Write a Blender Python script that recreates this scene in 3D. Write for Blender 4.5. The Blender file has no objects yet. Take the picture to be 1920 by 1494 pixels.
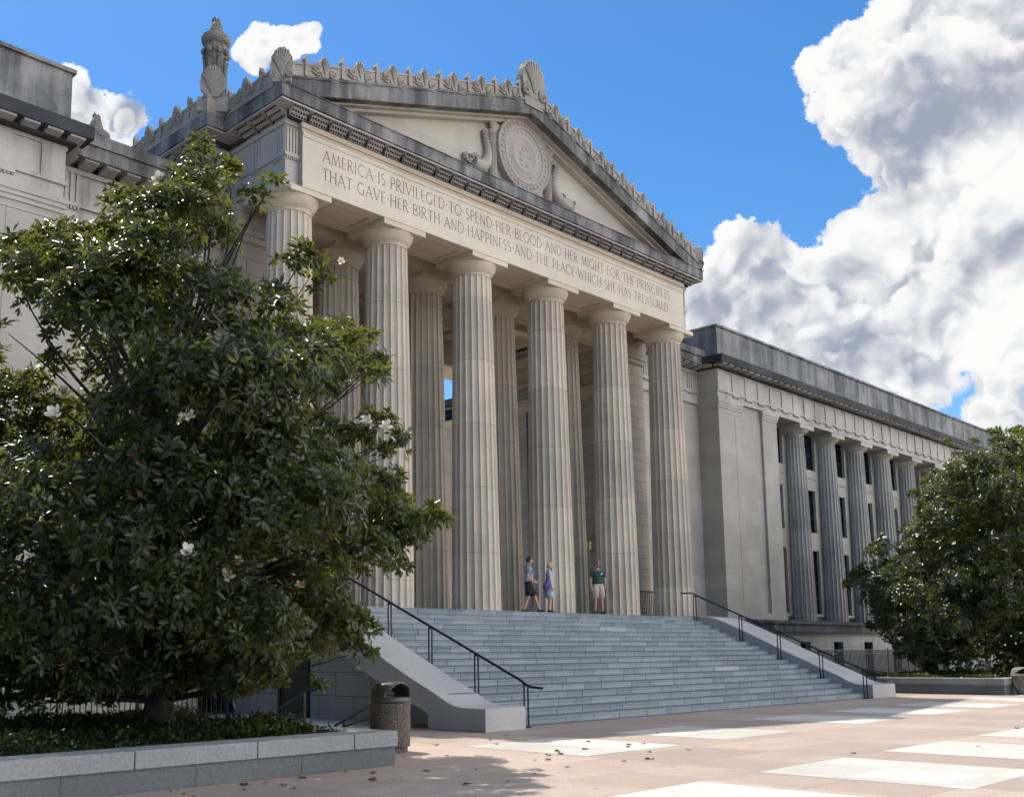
import bpy, bmesh, math, random
import numpy as np
from mathutils import Vector, Matrix
random.seed(7); rng=np.random.default_rng(11)
S=bpy.context.scene; COL=S.collection
D={}  # object bookkeeping
# ------------------------------------------------------------------ camera
CAM=np.array([-26.4434,-23.3452,1.6064]); YAW,PITCH,ROLL=44.2839,8.0667,-0.5040
FOC=1973.714; PPX,PPY=817.663,944.469
def cam_axes():
    y,p,r=map(math.radians,(YAW,PITCH,ROLL))
    f=np.array([math.sin(y)*math.cos(p),math.cos(y)*math.cos(p),math.sin(p)])
    rt=np.array([math.cos(y),-math.sin(y),0.]); up=np.cross(rt,f)
    return math.cos(r)*rt+math.sin(r)*up, -math.sin(r)*rt+math.cos(r)*up, f
RT,UP,FW=cam_axes()
cd=bpy.data.cameras.new('camera'); cam=bpy.data.objects.new('camera',cd); COL.objects.link(cam); S.camera=cam
M=Matrix.Identity(4)
for i in range(3): M[i][0]=RT[i]; M[i][1]=UP[i]; M[i][2]=-FW[i]; M[i][3]=CAM[i]
cam.matrix_world=M
cd.sensor_fit='HORIZONTAL'; cd.sensor_width=36.0; cd.lens=36.0*FOC/1920.0
cd.shift_x=(960-PPX)/1920.0; cd.shift_y=(PPY-747)/1920.0
cd.clip_start=.1; cd.clip_end=5000
def sight(u,v):
    """direction in the world of a point of the photograph"""
    return FW+RT*((u-PPX)/FOC)-UP*((v-PPY)/FOC)

# ------------------------------------------------------------------ mesh builder
class MB:
    def __init__(s): s.v=[]; s.f=[]
    def add(s,vs,fs):
        o=len(s.v); s.v.extend([tuple(map(float,p)) for p in vs]); s.f.extend([tuple(i+o for i in f) for f in fs]); return s
    def box(s,x0,x1,y0,y1,z0,z1):
        x0,x1=min(x0,x1),max(x0,x1); y0,y1=min(y0,y1),max(y0,y1); z0,z1=min(z0,z1),max(z0,z1)
        return s.add([(x0,y0,z0),(x1,y0,z0),(x1,y1,z0),(x0,y1,z0),(x0,y0,z1),(x1,y0,z1),(x1,y1,z1),(x0,y1,z1)],
            [(0,3,2,1),(4,5,6,7),(0,1,5,4),(1,2,6,5),(2,3,7,6),(3,0,4,7)])
    def prism(s,poly,axis,a,b):
        """poly: 2D points; axis 'x' -> (y,z), 'y' -> (x,z), 'z' -> (x,y)"""
        n=len(poly)
        ar=sum(poly[i][0]*poly[(i+1)%n][1]-poly[(i+1)%n][0]*poly[i][1] for i in range(n))
        if ar<0: poly=poly[::-1]
        def P(p,t): return {'x':(t,p[0],p[1]),'y':(p[0],t,p[1]),'z':(p[0],p[1],t)}[axis]
        a,b=min(a,b),max(a,b)
        vs=[P(p,a) for p in poly]+[P(p,b) for p in poly]
        lo=tuple(range(n)); hi=tuple(range(n,2*n))
        sd=[(i,(i+1)%n,n+(i+1)%n,n+i) for i in range(n)]
        if axis=='y': fs=[lo,hi[::-1]]+[q[::-1] for q in sd]
        else: fs=[lo[::-1],hi]+sd
        return s.add(vs,fs)
    def lathe(s,prof,cx,cy,seg=32,sx=1,sy=1,cap=True):
        n=len(prof); vs=[];fs=[]
        for r,z in prof:
            for k in range(seg):
                a=2*math.pi*k/seg; vs.append((cx+r*sx*math.cos(a),cy+r*sy*math.sin(a),z))
        for i in range(n-1):
            for k in range(seg):
                k2=(k+1)%seg; fs.append((i*seg+k,i*seg+k2,(i+1)*seg+k2,(i+1)*seg+k))
        if cap: fs.append(tuple(range(seg))[::-1]); fs.append(tuple((n-1)*seg+k for k in range(seg)))
        return s.add(vs,fs)
    def tube(s,pts,r,seg=8,cap=True):
        pts=[Vector(p) for p in pts]; n=len(pts); rs=r if hasattr(r,'__len__') else [r]*n
        vs=[];fs=[]; prev=None
        for i,p in enumerate(pts):
            t=(pts[min(i+1,n-1)]-pts[max(i-1,0)]).normalized()
            if prev is None:
                u=t.cross(Vector((0,0,1)));
                if u.length<.05: u=t.cross(Vector((0,1,0)))
            else: u=prev-t*prev.dot(t)
            u.normalize(); w=t.cross(u); prev=u
            for k in range(seg):
                a=2*math.pi*k/seg; vs.append(tuple(p+(u*math.cos(a)+w*math.sin(a))*rs[i]))
        for i in range(n-1):
            for k in range(seg):
                k2=(k+1)%seg; fs.append((i*seg+k,i*seg+k2,(i+1)*seg+k2,(i+1)*seg+k))
        if cap: fs.append(tuple(range(seg))[::-1]); fs.append(tuple((n-1)*seg+k for k in range(seg)))
        return s.add(vs,fs)
    def ball(s,c,r,seg=12,rings=8,rot=None):
        r=(r,r,r) if not hasattr(r,'__len__') else r; vs=[];fs=[]
        for i in range(rings+1):
            ph=math.pi*i/rings
            for k in range(seg):
                a=2*math.pi*k/seg; p=Vector((r[0]*math.sin(ph)*math.cos(a),r[1]*math.sin(ph)*math.sin(a),-r[2]*math.cos(ph)))
                if rot: p=rot@p
                vs.append((c[0]+p.x,c[1]+p.y,c[2]+p.z))
        for i in range(rings):
            for k in range(seg):
                k2=(k+1)%seg; fs.append((i*seg+k,i*seg+k2,(i+1)*seg+k2,(i+1)*seg+k))
        return s.add(vs,fs)
    def mesh(s,name,off=(0,0,0)):
        me=bpy.data.meshes.new(name)
        me.from_pydata([(x-off[0],y-off[1],z-off[2]) for x,y,z in s.v],[],s.f); me.update(); return me
def root_loc(o):
    v=Vector((0,0,0))
    while o: v+=o.location; o=o.parent
    return v
def link(name,me,mat,parent=None,loc=(0,0,0)):
    o=bpy.data.objects.new(name,me); COL.objects.link(o); o.location=loc
    if parent: o.parent=parent
    if mat and not me.materials: me.materials.append(mat)
    return o
def build(name,mb,mat,parent=None,smooth=False,bevel=0,base=None,auto=None):
    """one mesh object; the vertices are given in world coordinates"""
    if parent is not None: off=root_loc(parent); loc=(0,0,0)
    else: off=Vector(base or (0,0,0)); loc=tuple(off)
    me=mb.mesh(name,off)
    if smooth: me.polygons.foreach_set('use_smooth',[True]*len(me.polygons))
    if auto is not None:
        me.polygons.foreach_set('use_smooth',[True]*len(me.polygons)); me.set_sharp_from_angle(angle=math.radians(auto))
    o=link(name,me,mat,parent,loc)
    if bevel:
        b=o.modifiers.new('bevel','BEVEL'); b.width=bevel; b.segments=2; b.limit_method='ANGLE'; b.angle_limit=.7
    return o
def thing(name,loc,label,cat,group=None):
    o=bpy.data.objects.new(name,None); COL.objects.link(o); o.location=loc; o.empty_display_size=.2
    return tag(o,label,cat,group)
def tag(o,label,cat,group=None,kind=None):
    o['label']=label; o['category']=cat
    if group: o['group']=group
    if kind: o['kind']=kind
    return o
def structure(o): o['kind']='structure'; return o
def dup(root,loc,label=None,group=None,rotz=None):
    r=root.copy(); COL.objects.link(r); r.location=loc
    if rotz is not None: r.rotation_euler=(0,0,rotz)
    if label: r['label']=label
    if group: r['group']=group
    for ch in list(root.children):
        c=ch.copy(); COL.objects.link(c); c.parent=r
        for g in list(ch.children):
            q=g.copy(); COL.objects.link(q); q.parent=c
    return r

# ------------------------------------------------------------------ materials
class NT:
    def __init__(s,nt): s.t=nt
    def n(s,typ,**kw):
        nd=s.t.nodes.new(typ)
        for k,v in kw.items():
            if k.startswith('i_'):
                key=k[2:]; key=int(key) if key.isdigit() else key.replace('_',' ')
                s.set(nd.inputs[key],v)
            else: setattr(nd,k,v)
        return nd
    def set(s,inp,v):
        if isinstance(v,bpy.types.NodeSocket): s.t.links.new(v,inp)
        elif isinstance(v,bpy.types.Node): s.t.links.new(v.outputs[0],inp)
        else: inp.default_value=v
    def math(s,op,a,b=0.,c=0.,clamp=False):
        nd=s.t.nodes.new('ShaderNodeMath'); nd.operation=op; nd.use_clamp=clamp
        s.set(nd.inputs[0],a); s.set(nd.inputs[1],b); s.set(nd.inputs[2],c); return nd.outputs[0]
    def vmath(s,op,a,b=(0,0,0)):
        nd=s.t.nodes.new('ShaderNodeVectorMath'); nd.operation=op; s.set(nd.inputs[0],a); s.set(nd.inputs[1],b); return nd
    def mix(s,f,a,b,blend='MIX'):
        nd=s.t.nodes.new('ShaderNodeMix'); nd.data_type='RGBA'; nd.blend_type=blend; nd.clamp_factor=True
        s.set(nd.inputs[0],f); s.set(nd.inputs[6],a); s.set(nd.inputs[7],b); return nd.outputs[2]
    def ramp(s,f,lo,hi):
        nd=s.t.nodes.new('ShaderNodeMapRange'); nd.interpolation_type='SMOOTHSTEP'
        s.set(nd.inputs[0],f); nd.inputs[1].default_value=lo; nd.inputs[2].default_value=hi; return nd.outputs[0]
    def noise(s,vec,scale,detail=4,rough=.55,dist=0):
        nd=s.t.nodes.new('ShaderNodeTexNoise'); s.set(nd.inputs['Vector'],vec)
        nd.inputs['Scale'].default_value=scale; nd.inputs['Detail'].default_value=detail; nd.inputs['Roughness'].default_value=rough; nd.inputs['Distortion'].default_value=dist
        return nd.outputs['Fac']
    def scale(s,vec,sc):
        return s.vmath('MULTIPLY',vec,sc).outputs[0]
def new_mat(name):
    m=bpy.data.materials.new(name); m.use_nodes=True; nt=m.node_tree; nt.nodes.clear()
    N=NT(nt); out=N.n('ShaderNodeOutputMaterial'); b=N.n('ShaderNodeBsdfPrincipled'); nt.links.new(b.outputs[0],out.inputs[0])
    b.inputs['Specular IOR Level'].default_value=.3
    return m,N,b
def c4(c): return (c[0],c[1],c[2],1)
def stone(name,base=(.40,.365,.315),var=.12,streak=0.,streak_col=(.055,.055,.062),blocks=None,drum=False,rough=.85,grain=.10,stain=0.,bump=.25,joint=0.,patch=None):
    m,N,b=new_mat(name)
    P=N.n('ShaderNodeNewGeometry').outputs['Position']
    col=c4(base)
    n1=N.noise(P,.55,3,.6)
    dark=tuple(x*(1-var*1.6) for x in base); lite=tuple(min(1,x*(1+var)) for x in base)
    col=N.mix(N.ramp(n1,.25,.75),c4(dark),c4(lite))
    if drum:
        oi=N.n('ShaderNodeObjectInfo')
        sx=N.n('ShaderNodeSeparateXYZ'); N.set(sx.inputs[0],P)
        zz=N.math('ADD',N.math('MULTIPLY',sx.outputs[2],1/2.1),N.math('MULTIPLY',oi.outputs['Random'],7.3))
        fl=N.math('FLOOR',zz); cb=N.n('ShaderNodeCombineXYZ'); N.set(cb.inputs[0],fl); N.set(cb.inputs[1],oi.outputs['Random'])
        w=N.n('ShaderNodeTexWhiteNoise'); N.set(w.inputs[0],cb.outputs[0])
        col=N.mix(N.math('MULTIPLY',w.outputs[0],.34),col,(.22,.205,.185,1))
        fr=N.math('FRACT',zz); ln=N.math('LESS_THAN',fr,.008)
        col=N.mix(N.math('MULTIPLY',ln,.55),col,(.09,.085,.08,1))
    if blocks:
        bw,bh,ax=blocks
        sx=N.n('ShaderNodeSeparateXYZ'); N.set(sx.inputs[0],P); cb=N.n('ShaderNodeCombineXYZ')
        if ax=='xy':
            N.set(cb.inputs[0],N.math('ADD',sx.outputs[0],sx.outputs[1])); N.set(cb.inputs[1],sx.outputs[2])
        elif ax=='flat':
            N.set(cb.inputs[0],sx.outputs[0]); N.set(cb.inputs[1],sx.outputs[1])
        br=N.n('ShaderNodeTexBrick'); N.set(br.inputs[0],cb.outputs[0])
        br.inputs['Color1'].default_value=(0,0,0,1); br.inputs['Color2'].default_value=(1,1,1,1); br.inputs['Mortar'].default_value=(.5,.5,.5,1)
        br.inputs['Scale'].default_value=1; br.inputs['Mortar Size'].default_value=.011; br.inputs['Brick Width'].default_value=bw; br.inputs['Row Height'].default_value=bh
        tone=N.n('ShaderNodeSeparateColor'); N.set(tone.inputs[0],br.outputs[0])
        col=N.mix(N.math('MULTIPLY',tone.outputs[0],.34),col,c4(tuple(x*.6 for x in base)))
        if joint: col=N.mix(N.math('MULTIPLY',br.outputs['Fac'],joint),col,(.07,.068,.066,1))
    if stain:
        n3=N.noise(P,1.1,6,.68)
        col=N.mix(N.math('MULTIPLY',N.ramp(n3,.50,.72),stain),col,(.075,.072,.072,1))
    if streak:
        v=N.scale(P,(1.,1.,.09)); n2=N.math('ADD',N.math('MULTIPLY',N.noise(v,1.7,4,.66),.62),N.math('MULTIPLY',N.noise(P,.7,3,.6),.42))
        lo=.60-.22*min(streak,1.3)
        col=N.mix(N.math('MULTIPLY',N.ramp(n2,lo,lo+.24),min(1,.55+.4*streak)),col,c4(streak_col))
    g=N.noise(P,26,1,.6)
    col=N.mix(N.math('MULTIPLY',N.ramp(g,.35,.7),grain),col,c4(tuple(x*.55 for x in base)))
    N.set(b.inputs['Base Color'],col); b.inputs['Roughness'].default_value=rough
    bp=N.n('ShaderNodeBump'); bp.inputs['Strength'].default_value=bump; bp.inputs['Distance'].default_value=.02
    h=N.noise(P,14,2,.65); N.set(bp.inputs['Height'],h); N.set(b.inputs['Normal'],bp.outputs[0])
    return m
def plain(name,col,rough=.5,metal=0,var=.15,scale=6,spec=.4,bump=0):
    m,N,b=new_mat(name); P=N.n('ShaderNodeTexCoord').outputs['Object']
    n=N.noise(P,scale,5,.6)
    N.set(b.inputs['Base Color'],N.mix(N.ramp(n,.3,.7),c4(tuple(x*(1-var) for x in col)),c4(tuple(min(1,x*(1+var)) for x in col))))
    b.inputs['Roughness'].default_value=rough; b.inputs['Metallic'].default_value=metal; b.inputs['Specular IOR Level'].default_value=spec
    if bump:
        bp=N.n('ShaderNodeBump'); bp.inputs['Strength'].default_value=bump; bp.inputs['Distance'].default_value=.01; N.set(bp.inputs['Height'],N.noise(P,scale*6,4)); N.set(b.inputs['Normal'],bp.outputs[0])
    return m
LIME=(.58,.50,.40)
MT={}
MT['wcap']=stone('wing shade cap limestone',(.43,.405,.36),.10,streak=.2,streak_col=(.16,.15,.14),grain=.12)  # hall limestone again, with the wing's dimmer light in its tone
MT['wshaft']=stone('wing shade fluted limestone',(.42,.40,.365),.10,drum=True,streak=.3,streak_col=(.15,.14,.135),grain=.16,bump=.3)  # same stone as the hall shafts, darkened for the dimmer wing light
MT['shaft']=stone('fluted limestone',LIME,.10,drum=True,streak=.28,streak_col=(.19,.17,.15),grain=.16,bump=.3)
MT['lime']=stone('limestone',LIME,.10,streak=.15,streak_col=(.16,.15,.14),grain=.12)
MT['panel']=stone('inscribed limestone',(.59,.53,.445),.07,grain=.08,streak=.05,streak_col=(.25,.23,.2))
MT['warm']=stone('warm limestone',(.47,.39,.30),.10,grain=.10,stain=.12)
MT['frieze']=stone('streaked limestone',(.44,.42,.385),.10,streak=.42,streak_col=(.075,.073,.075),grain=.10)
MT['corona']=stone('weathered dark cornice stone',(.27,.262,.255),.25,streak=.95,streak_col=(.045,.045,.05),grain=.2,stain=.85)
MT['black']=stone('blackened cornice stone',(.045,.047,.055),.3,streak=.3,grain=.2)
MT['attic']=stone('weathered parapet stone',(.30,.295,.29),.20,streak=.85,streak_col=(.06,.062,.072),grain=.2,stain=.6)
MT['carved']=stone('carved roof edge stone',(.33,.30,.265),.15,stain=.55,grain=.2,bump=.5)
MT['torch']=stone('sooty torch stone',(.22,.20,.18),.2,stain=.75,streak=.35,grain=.25,bump=.5)
MT['tymp']=stone('tympanum stone',(.50,.46,.40),.09,streak=.10,streak_col=(.22,.19,.16),blocks=(2.4,3.,'xy'))
MT['relief']=stone('relief stone',(.40,.36,.315),.12,stain=.3,grain=.2,bump=.6)
MT['ashlar']=stone('ashlar limestone',(.40,.375,.335),.08,blocks=(1.35,.62,'xy'),joint=.0,grain=.12,streak=.08)
MT['wall']=stone('jointed ashlar',(.40,.35,.29),.10,blocks=(1.5,.45,'xy'),joint=.8,grain=.14)
MT['base']=stone('basement ashlar',(.33,.32,.30),.12,blocks=(1.35,.58,'xy'),joint=.9,grain=.18,stain=.15)
MT['granite']=stone('grey granite',(.36,.375,.39),.10,grain=.35,rough=.7,bump=.2,stain=.10)
MT['step']=stone('step granite',(.28,.33,.36),.10,grain=.4,rough=.65,bump=.25,stain=.22)
MT['cheek']=stone('cheek wall granite',(.40,.385,.37),.10,grain=.28,rough=.75,stain=.10)
MT['coping']=stone('pale granite coping',(.265,.272,.272),.10,grain=.45,rough=.75,bump=.3,stain=.08)
MT['planter']=stone('planter granite',(.125,.133,.136),.14,grain=.45,rough=.75,bump=.3,stain=.25)
MT['ceiling']=stone('soffit plaster stone',(.60,.50,.39),.08,stain=.08)
MT['iron']=plain('black painted iron',(.012,.012,.016),.45)
MT['glass']=plain('dark window glass',(.004,.005,.010),.25,spec=.12,var=.3,scale=.6)
MT['door']=plain('dark bronze door',(.02,.019,.018),.4)
MT['dark_line']=stone('lettering stone with cut shade',(.25,.225,.195),.2,grain=.1)  # on the letters this tone carries the shade of engraved cuts
MT['roof']=plain('roof copper',(.12,.13,.12),.7)
# ------------------------------------------------------------------ the temple-fronted hall
H=2.88; ZN=13.94; ZA=14.354; ZS=14.528; SP=3.8084; SE=3.7142
COLX=[-1.5*SP-SE,-1.5*SP,-.5*SP,.5*SP,1.5*SP,1.5*SP+SE]
hall=thing('memorial_hall',(0,0,0),'limestone temple-fronted hall with six fluted columns and an inscription under its pediment','building')
def shaft_mesh(x,y,z0,z1,r0,r1,flutes=20,sub=6,rings=12,depth=.070):
    mb=MB(); seg=flutes*sub; vs=[];fs=[]
    hs=[0]+[i/rings for i in range(1,rings)]+[1]
    for h in hs:
        r=r0+(r1-r0)*(h**1.25); z=z0+(z1-z0)*h
        for k in range(seg):
            a=2*math.pi*k/seg+.08; t=(k%sub)/sub; rr=r-depth*r/.75*math.sqrt(max(0,1-(2*t-1)**2))
            vs.append((x+rr*math.cos(a),y+rr*math.sin(a),z))
    n=len(hs)
    for i in range(n-1):
        for k in range(seg):
            k2=(k+1)%seg; fs.append((i*seg+k,i*seg+k2,(i+1)*seg+k2,(i+1)*seg+k))
    fs.append(tuple(range(seg))[::-1]); fs.append(tuple((n-1)*seg+k for k in range(seg)))
    return mb.add(vs,fs)
def column(parent,x,y,z0,zn,za,zs,r0,r1,ab,mshaft,mcap,label=None):
    k=(za-zn); q=r1/.641
    c=build('column',shaft_mesh(x,y,z0,zn-.02,r0,r1,rings=14),mshaft,parent,auto=28)
    if label: c['label']=label
    prof=[(r1*.93,zn-.03),(r1*.93,zn-.005),(r1*.985,zn),(r1*.985,zn+.05*q),(r1*.955,zn+.055*q),(r1*1.0,zn+.065*q),(r1*1.0,zn+.085*q),(r1*.98,zn+.09*q),(r1*1.04,zn+.12*q)]
    for i in range(1,9):
        t=i/8; prof.append((r1*1.04+(ab*.985-r1*1.04)*(.55*t+.45*math.sin(t*1.5)/math.sin(1.5)),zn+.12*q+(k-.12*q)*(t**1.2)))
    prof+= [(ab*.97,za+.001)]
    build('capital',MB().lathe(prof,x,y,48),mcap,c,auto=35)
    build('abacus',MB().box(x-ab,x+ab,y-ab-.008,y+ab+.008,za,zs-.002),mcap,c,bevel=.008)
    return c
for i,x in enumerate(COLX): column(hall,x,0,H,ZN,ZA,ZS,.795,.641,.852,MT['shaft'],MT['lime'])
Y2=2.35
for x in COLX[1:5]: column(hall,x,Y2,H,ZN,ZA,ZS,.795,.641,.852,MT['shaft'],MT['lime'])
# landing floor
build('floor',MB().box(-10.05,10.05,-1.14,2.6,2.3,H).box(-9.3,9.3,2.6,11,2.3,H-.004),MT['step'],hall)
# --- architraves with coffered soffits
def architrave(y0,y1,zt,x0,x1,mat,nm):
    mb=MB(); mb.box(x0,x1,y0,y1,ZS+.131,zt)
    mb.box(x0,x1,y0,y0+.34,ZS,ZS+.13); mb.box(x0,x1,y1-.34,y1,ZS,ZS+.13)
    xs=[x0]+[c for c in COLX if x0<c<x1]+[x1]
    for c in COLX:
        if x0-1<c<x1+1: mb.box(max(x0,c-1.12),min(x1,c+1.12),y0+.34,y1-.34,ZS,ZS+.13)
    for a,b in zip(COLX[:-1],COLX[1:]):
        mb.box(a+1.17,b-1.17,y0+.39,y1-.39,ZS+.015,ZS+.13)
    build(nm,mb,mat,hall)
architrave(-.82,.86,16.1,-9.60,9.60,MT['ceiling'],'architrave_soffit')
architrave(Y2-.86,Y2+.86,15.9,-9.7,9.7,MT['ceiling'],'inner_architrave')
# ceiling panels of the porch
mb=MB(); mb.box(-9.9,9.9,.86,Y2-.86,15.25,15.5)
for c in COLX: mb.box(c-.5,c+.5,.86,Y2-.86,14.95,15.25)
mb.box(-9.4,9.4,Y2+.86,11,15.95,16.2)
for c in COLX: mb.box(c-.45,c+.45,Y2+.86,9.2,15.5,15.95)
for y in (4.6,6.4,8.2): mb.box(-9.3,9.3,y-.25,y+.25,15.62,15.95)
build('porch_ceiling',mb,MT['ceiling'],hall)
build('rear_lintel',MB().box(-9.4,9.4,9.2,11,14.42,15.95).box(-9.4,9.4,9.12,9.2,14.8,15.05),MT['lime'],hall)
build('porch_shade_wall',MB().box(-9.3,5.85,9.3,9.7,H,14.42),MT['wall'],hall)  # unseen wall added to darken the porch interior
# inscription block
PX=9.62
ib=MB().box(-PX,PX,-.86,-.82,ZS,15.0).box(-PX,PX,-.862,-.82,15.0,16.13)
ib=MB().box(-PX,PX,-.862,-.825,14.66,16.02).box(-PX,PX,-.872,-.825,ZS+.002,14.66).box(-PX,PX,-.88,-.825,16.02,16.06).box(-PX,PX,-.89,-.825,16.06,16.13)
panel=build('inscription_panel',ib,MT['panel'],hall)
build('frieze_band',MB().box(-PX-.03,PX+.03,-.875,-.82,16.132,16.26).box(-PX-.06,PX+.06,-.91,-.80,16.26,16.42),MT['warm'],hall)
# corner blocks and flanks of the entablature
def flank(sg):
    mb=MB()
    X=lambda a:sg*a
    mb.box(X(9.62),X(10.07),-.66,2.15,ZS,16.42) ; mb.box(X(9.3),X(9.62),-.8,2.15,ZS+.2,16.42)
    mb.box(X(9.622),X(10.13),-.72,2.15,15.38,15.48)     # taenia
    mb.box(X(9.622),X(10.13),-.722,2.15,16.30,16.44)
    for k in range(4): # triglyph ribs of the corner block
        x=9.66+k*.105; mb.box(X(x),X(x+.07),-.70,-.66,15.48,16.26)
    for k in range(4): mb.box(X(10.07),X(10.10),-.62+k*.105,-.55+k*.105,15.48,16.26)
    for y0 in (.55,1.75):
        for k in range(3): mb.box(X(10.07),X(10.10),y0+k*.13,y0+.09+k*.13,15.48,16.26)
    for k in range(6): mb.box(X(9.66+k*.07),X(9.695+k*.07),-.71,-.66,15.30,15.38)
    for y0 in (-.6,.5,1.65):
        for k in range(6): mb.box(X(10.07),X(10.115),y0+k*.08,y0+.045+k*.08,15.30,15.38)
    build('flank_frieze',mb,MT['frieze'],hall)
    # wide rear body
    mb=MB().box(X(9.35),X(10.65),2.15,11,15.0,16.42).box(X(9.35),X(10.71),2.09,11,15.38,15.48).box(X(9.35),X(10.71),2.088,11,16.30,16.44)
    for y0 in (2.2,3.35,4.5,5.65,6.8):
        for k in range(3): mb.box(X(10.65),X(10.69),y0+k*.15,y0+.1+k*.15,15.48,16.28)
    for k in range(3): mb.box(X(10.12+k*.16),X(10.22+k*.16),2.11,2.15,15.48,16.28)
    build('flank_frieze',mb,MT['frieze'],hall)
    # anta and side wall
    mb=MB().box(X(9.0),X(10.12),1.55,2.4,H,13.55).box(X(8.94),X(10.18),1.49,2.4,13.55,13.75).box(X(8.88),X(10.24),1.43,2.4,13.75,ZS-.004)
    mb.box(X(9.3),X(10.65),2.4,11,H,14.99)
    w=build('side_wall',mb,MT['wall'],hall)
    mb=MB().box(X(9.1),X(9.3),2.5,11,14.58,14.92).box(X(9.22),X(9.3),2.5,11,13.52,13.72).box(X(9.05),X(9.3),2.5,11,12.62,12.95).box(X(9.2),X(9.3),2.5,11,12.45,12.62).box(X(9.24),X(9.3),2.5,11,15.6,15.9)
    build('wall_moulding',mb,MT['warm'],hall)
    for ya,yb in ((4.45,5.7),(7.0,7.35)):
        d=build('doorway',MB().box(X(9.27),X(9.3),ya,yb,H,12.2 if ya<6 else 12.4),MT['door'],hall)
for sg in (-1,1): flank(sg)
# --- cornice: sloping mutules with drops, corona
def mutule(parent,cx,y0,y1,zi,zo,w,axis='y',sg=1):
    """underside slopes from zi at the wall (y0) to zo at the lip (y1)"""
    mb=MB(); dr=MB()
    a,b=cx-w/2,cx+w/2
    poly=[(y0,zi),(y1,zo),(y1,zo+.10),(y0,zi+.40)]
    if axis=='y': mb.prism(poly,'x',a,b)
    else: mb.prism([(sg*p,q) for p,q in poly],'y',a,b)
    for r in range(3):
        t=(r+.5)/3; yy=y0+(y1-y0)*t; zz=zi+(zo-zi)*t
        for k in range(6):
            xx=a+w*(k+.5)/6
            P=(xx,yy) if axis=='y' else (sg*yy,xx)
            dr.lathe([(.028,zz-.035),(.032,zz+.012)],P[0],P[1],6)
    nb=len(mb.f); mb.add(dr.v,dr.f); o=build('mutule',mb,MT['mut'],parent); o.data.materials.append(MT['black'])
    o.data.polygons.foreach_set('material_index',[0]*nb+[1]*(len(mb.f)-nb)); return o
MT['mut']=stone('sooty mutule stone',(.36,.34,.32),.15,stain=.35,grain=.2)
PER=.7052
n=14
for k in range(-n,n+1): mutule(hall,k*PER,-.93,-1.19,16.43,16.70,.56)
for sg in (-1,1):
    for y in (-.62,.085,.79): mutule(hall,y+.1,10.12,10.57,16.43,16.70,.56,'x',sg)
    for k in range(6): mutule(hall,2.9+k*1.15,10.70,11.17,16.43,16.70,.62,'x',sg)
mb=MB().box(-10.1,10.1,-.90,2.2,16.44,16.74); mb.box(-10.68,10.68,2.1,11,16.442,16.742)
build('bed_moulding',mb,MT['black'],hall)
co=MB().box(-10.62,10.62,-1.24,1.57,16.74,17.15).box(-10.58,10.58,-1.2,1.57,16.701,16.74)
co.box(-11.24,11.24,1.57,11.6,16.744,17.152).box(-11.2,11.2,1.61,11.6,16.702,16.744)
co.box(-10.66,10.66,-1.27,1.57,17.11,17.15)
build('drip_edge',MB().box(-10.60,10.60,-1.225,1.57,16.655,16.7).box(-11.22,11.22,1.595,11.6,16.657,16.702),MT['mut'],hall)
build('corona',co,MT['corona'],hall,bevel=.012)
# --- pediment
SL=.315; ZB=20.10; ZT=20.66
build('tympanum',MB().prism([(-9.7,17.15),(9.7,17.15),(0,ZB-.02)],'y',-.55,.2),MT['tymp'],hall)
build('tympanum_ledge',MB().box(-9.9,9.9,-.62,-.55,17.152,17.24),MT['tymp'],hall)
rk=MB()
for sg in (-1,1):
    rk.prism([(0,ZB),(sg*9.3,ZB-SL*9.3),(sg*10.587,ZB-SL*9.3-.02),(sg*10.587,ZT-SL*10.587),(0,ZT)],'y',-1.245,-.2)
    rk.prism([(0,ZT-.08),(sg*10.6,ZT-.08-SL*10.6),(sg*10.6,ZT-SL*10.6+.002),(0,ZT+.002)],'y',-1.28,-1.245)
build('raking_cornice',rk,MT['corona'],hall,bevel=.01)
rs=MB()
for sg in (-1,1):
    rs.prism([(0,ZB-.16),(sg*8.7,ZB-.16-SL*8.7),(sg*9.2,ZB-SL*9.2+.001),(0,ZB+.02)],'y',-.78,-.4)
    rs.prism([(0,ZB-.06),(sg*9.0,ZB-.06-SL*9.0),(sg*9.25,ZB-SL*9.25+.003),(0,ZB+.02)],'y',-.95,-.78)
build('raking_moulding',rs,MT['tymp'],hall)
build('roof',MB().prism([(-10.5,17.152),(10.5,17.152),(10.5,17.3),(0,20.6),(-10.5,17.3)],'y',-.2,11.5),MT['roof'],hall)
# --- carved crest along the roof edge
cr=MB()
for sg in (-1,1):
    cr.prism([(0,ZT),(sg*10.62,ZT-SL*10.62),(sg*10.62,ZT-SL*10.62+.40),(0,ZT+.40)],'y',-1.22,-1.04)
    cr.prism([(sg*.6,ZT+.34-SL*.6),(sg*10.4,ZT+.34-SL*10.4),(sg*10.4,ZT+.42-SL*10.4),(sg*.6,ZT+.42-SL*.6)],'y',-1.25,-1.03)
    cr.box(sg*10.42,sg*10.60,-1.2,1.6,17.152,17.66); cr.box(sg*10.41,sg*10.63,-1.2,1.6,17.60,17.68)
    cr.box(sg*11.02,sg*11.2,1.62,11.5,17.154,17.68); cr.box(sg*11.01,sg*11.23,1.6,11.5,17.62,17.70)
    cr.box(sg*10.42,sg*11.1,1.61,1.79,17.156,17.66)
for sg in (-1,1): cr.box(sg*10.30,sg*10.613,-1.213,-.6,17.155,17.72)
cr.box(-.62,.62,-1.21,-.95,20.5,20.98)
build('crest_wall',cr,MT['carved'],hall,bevel=.01)
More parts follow.
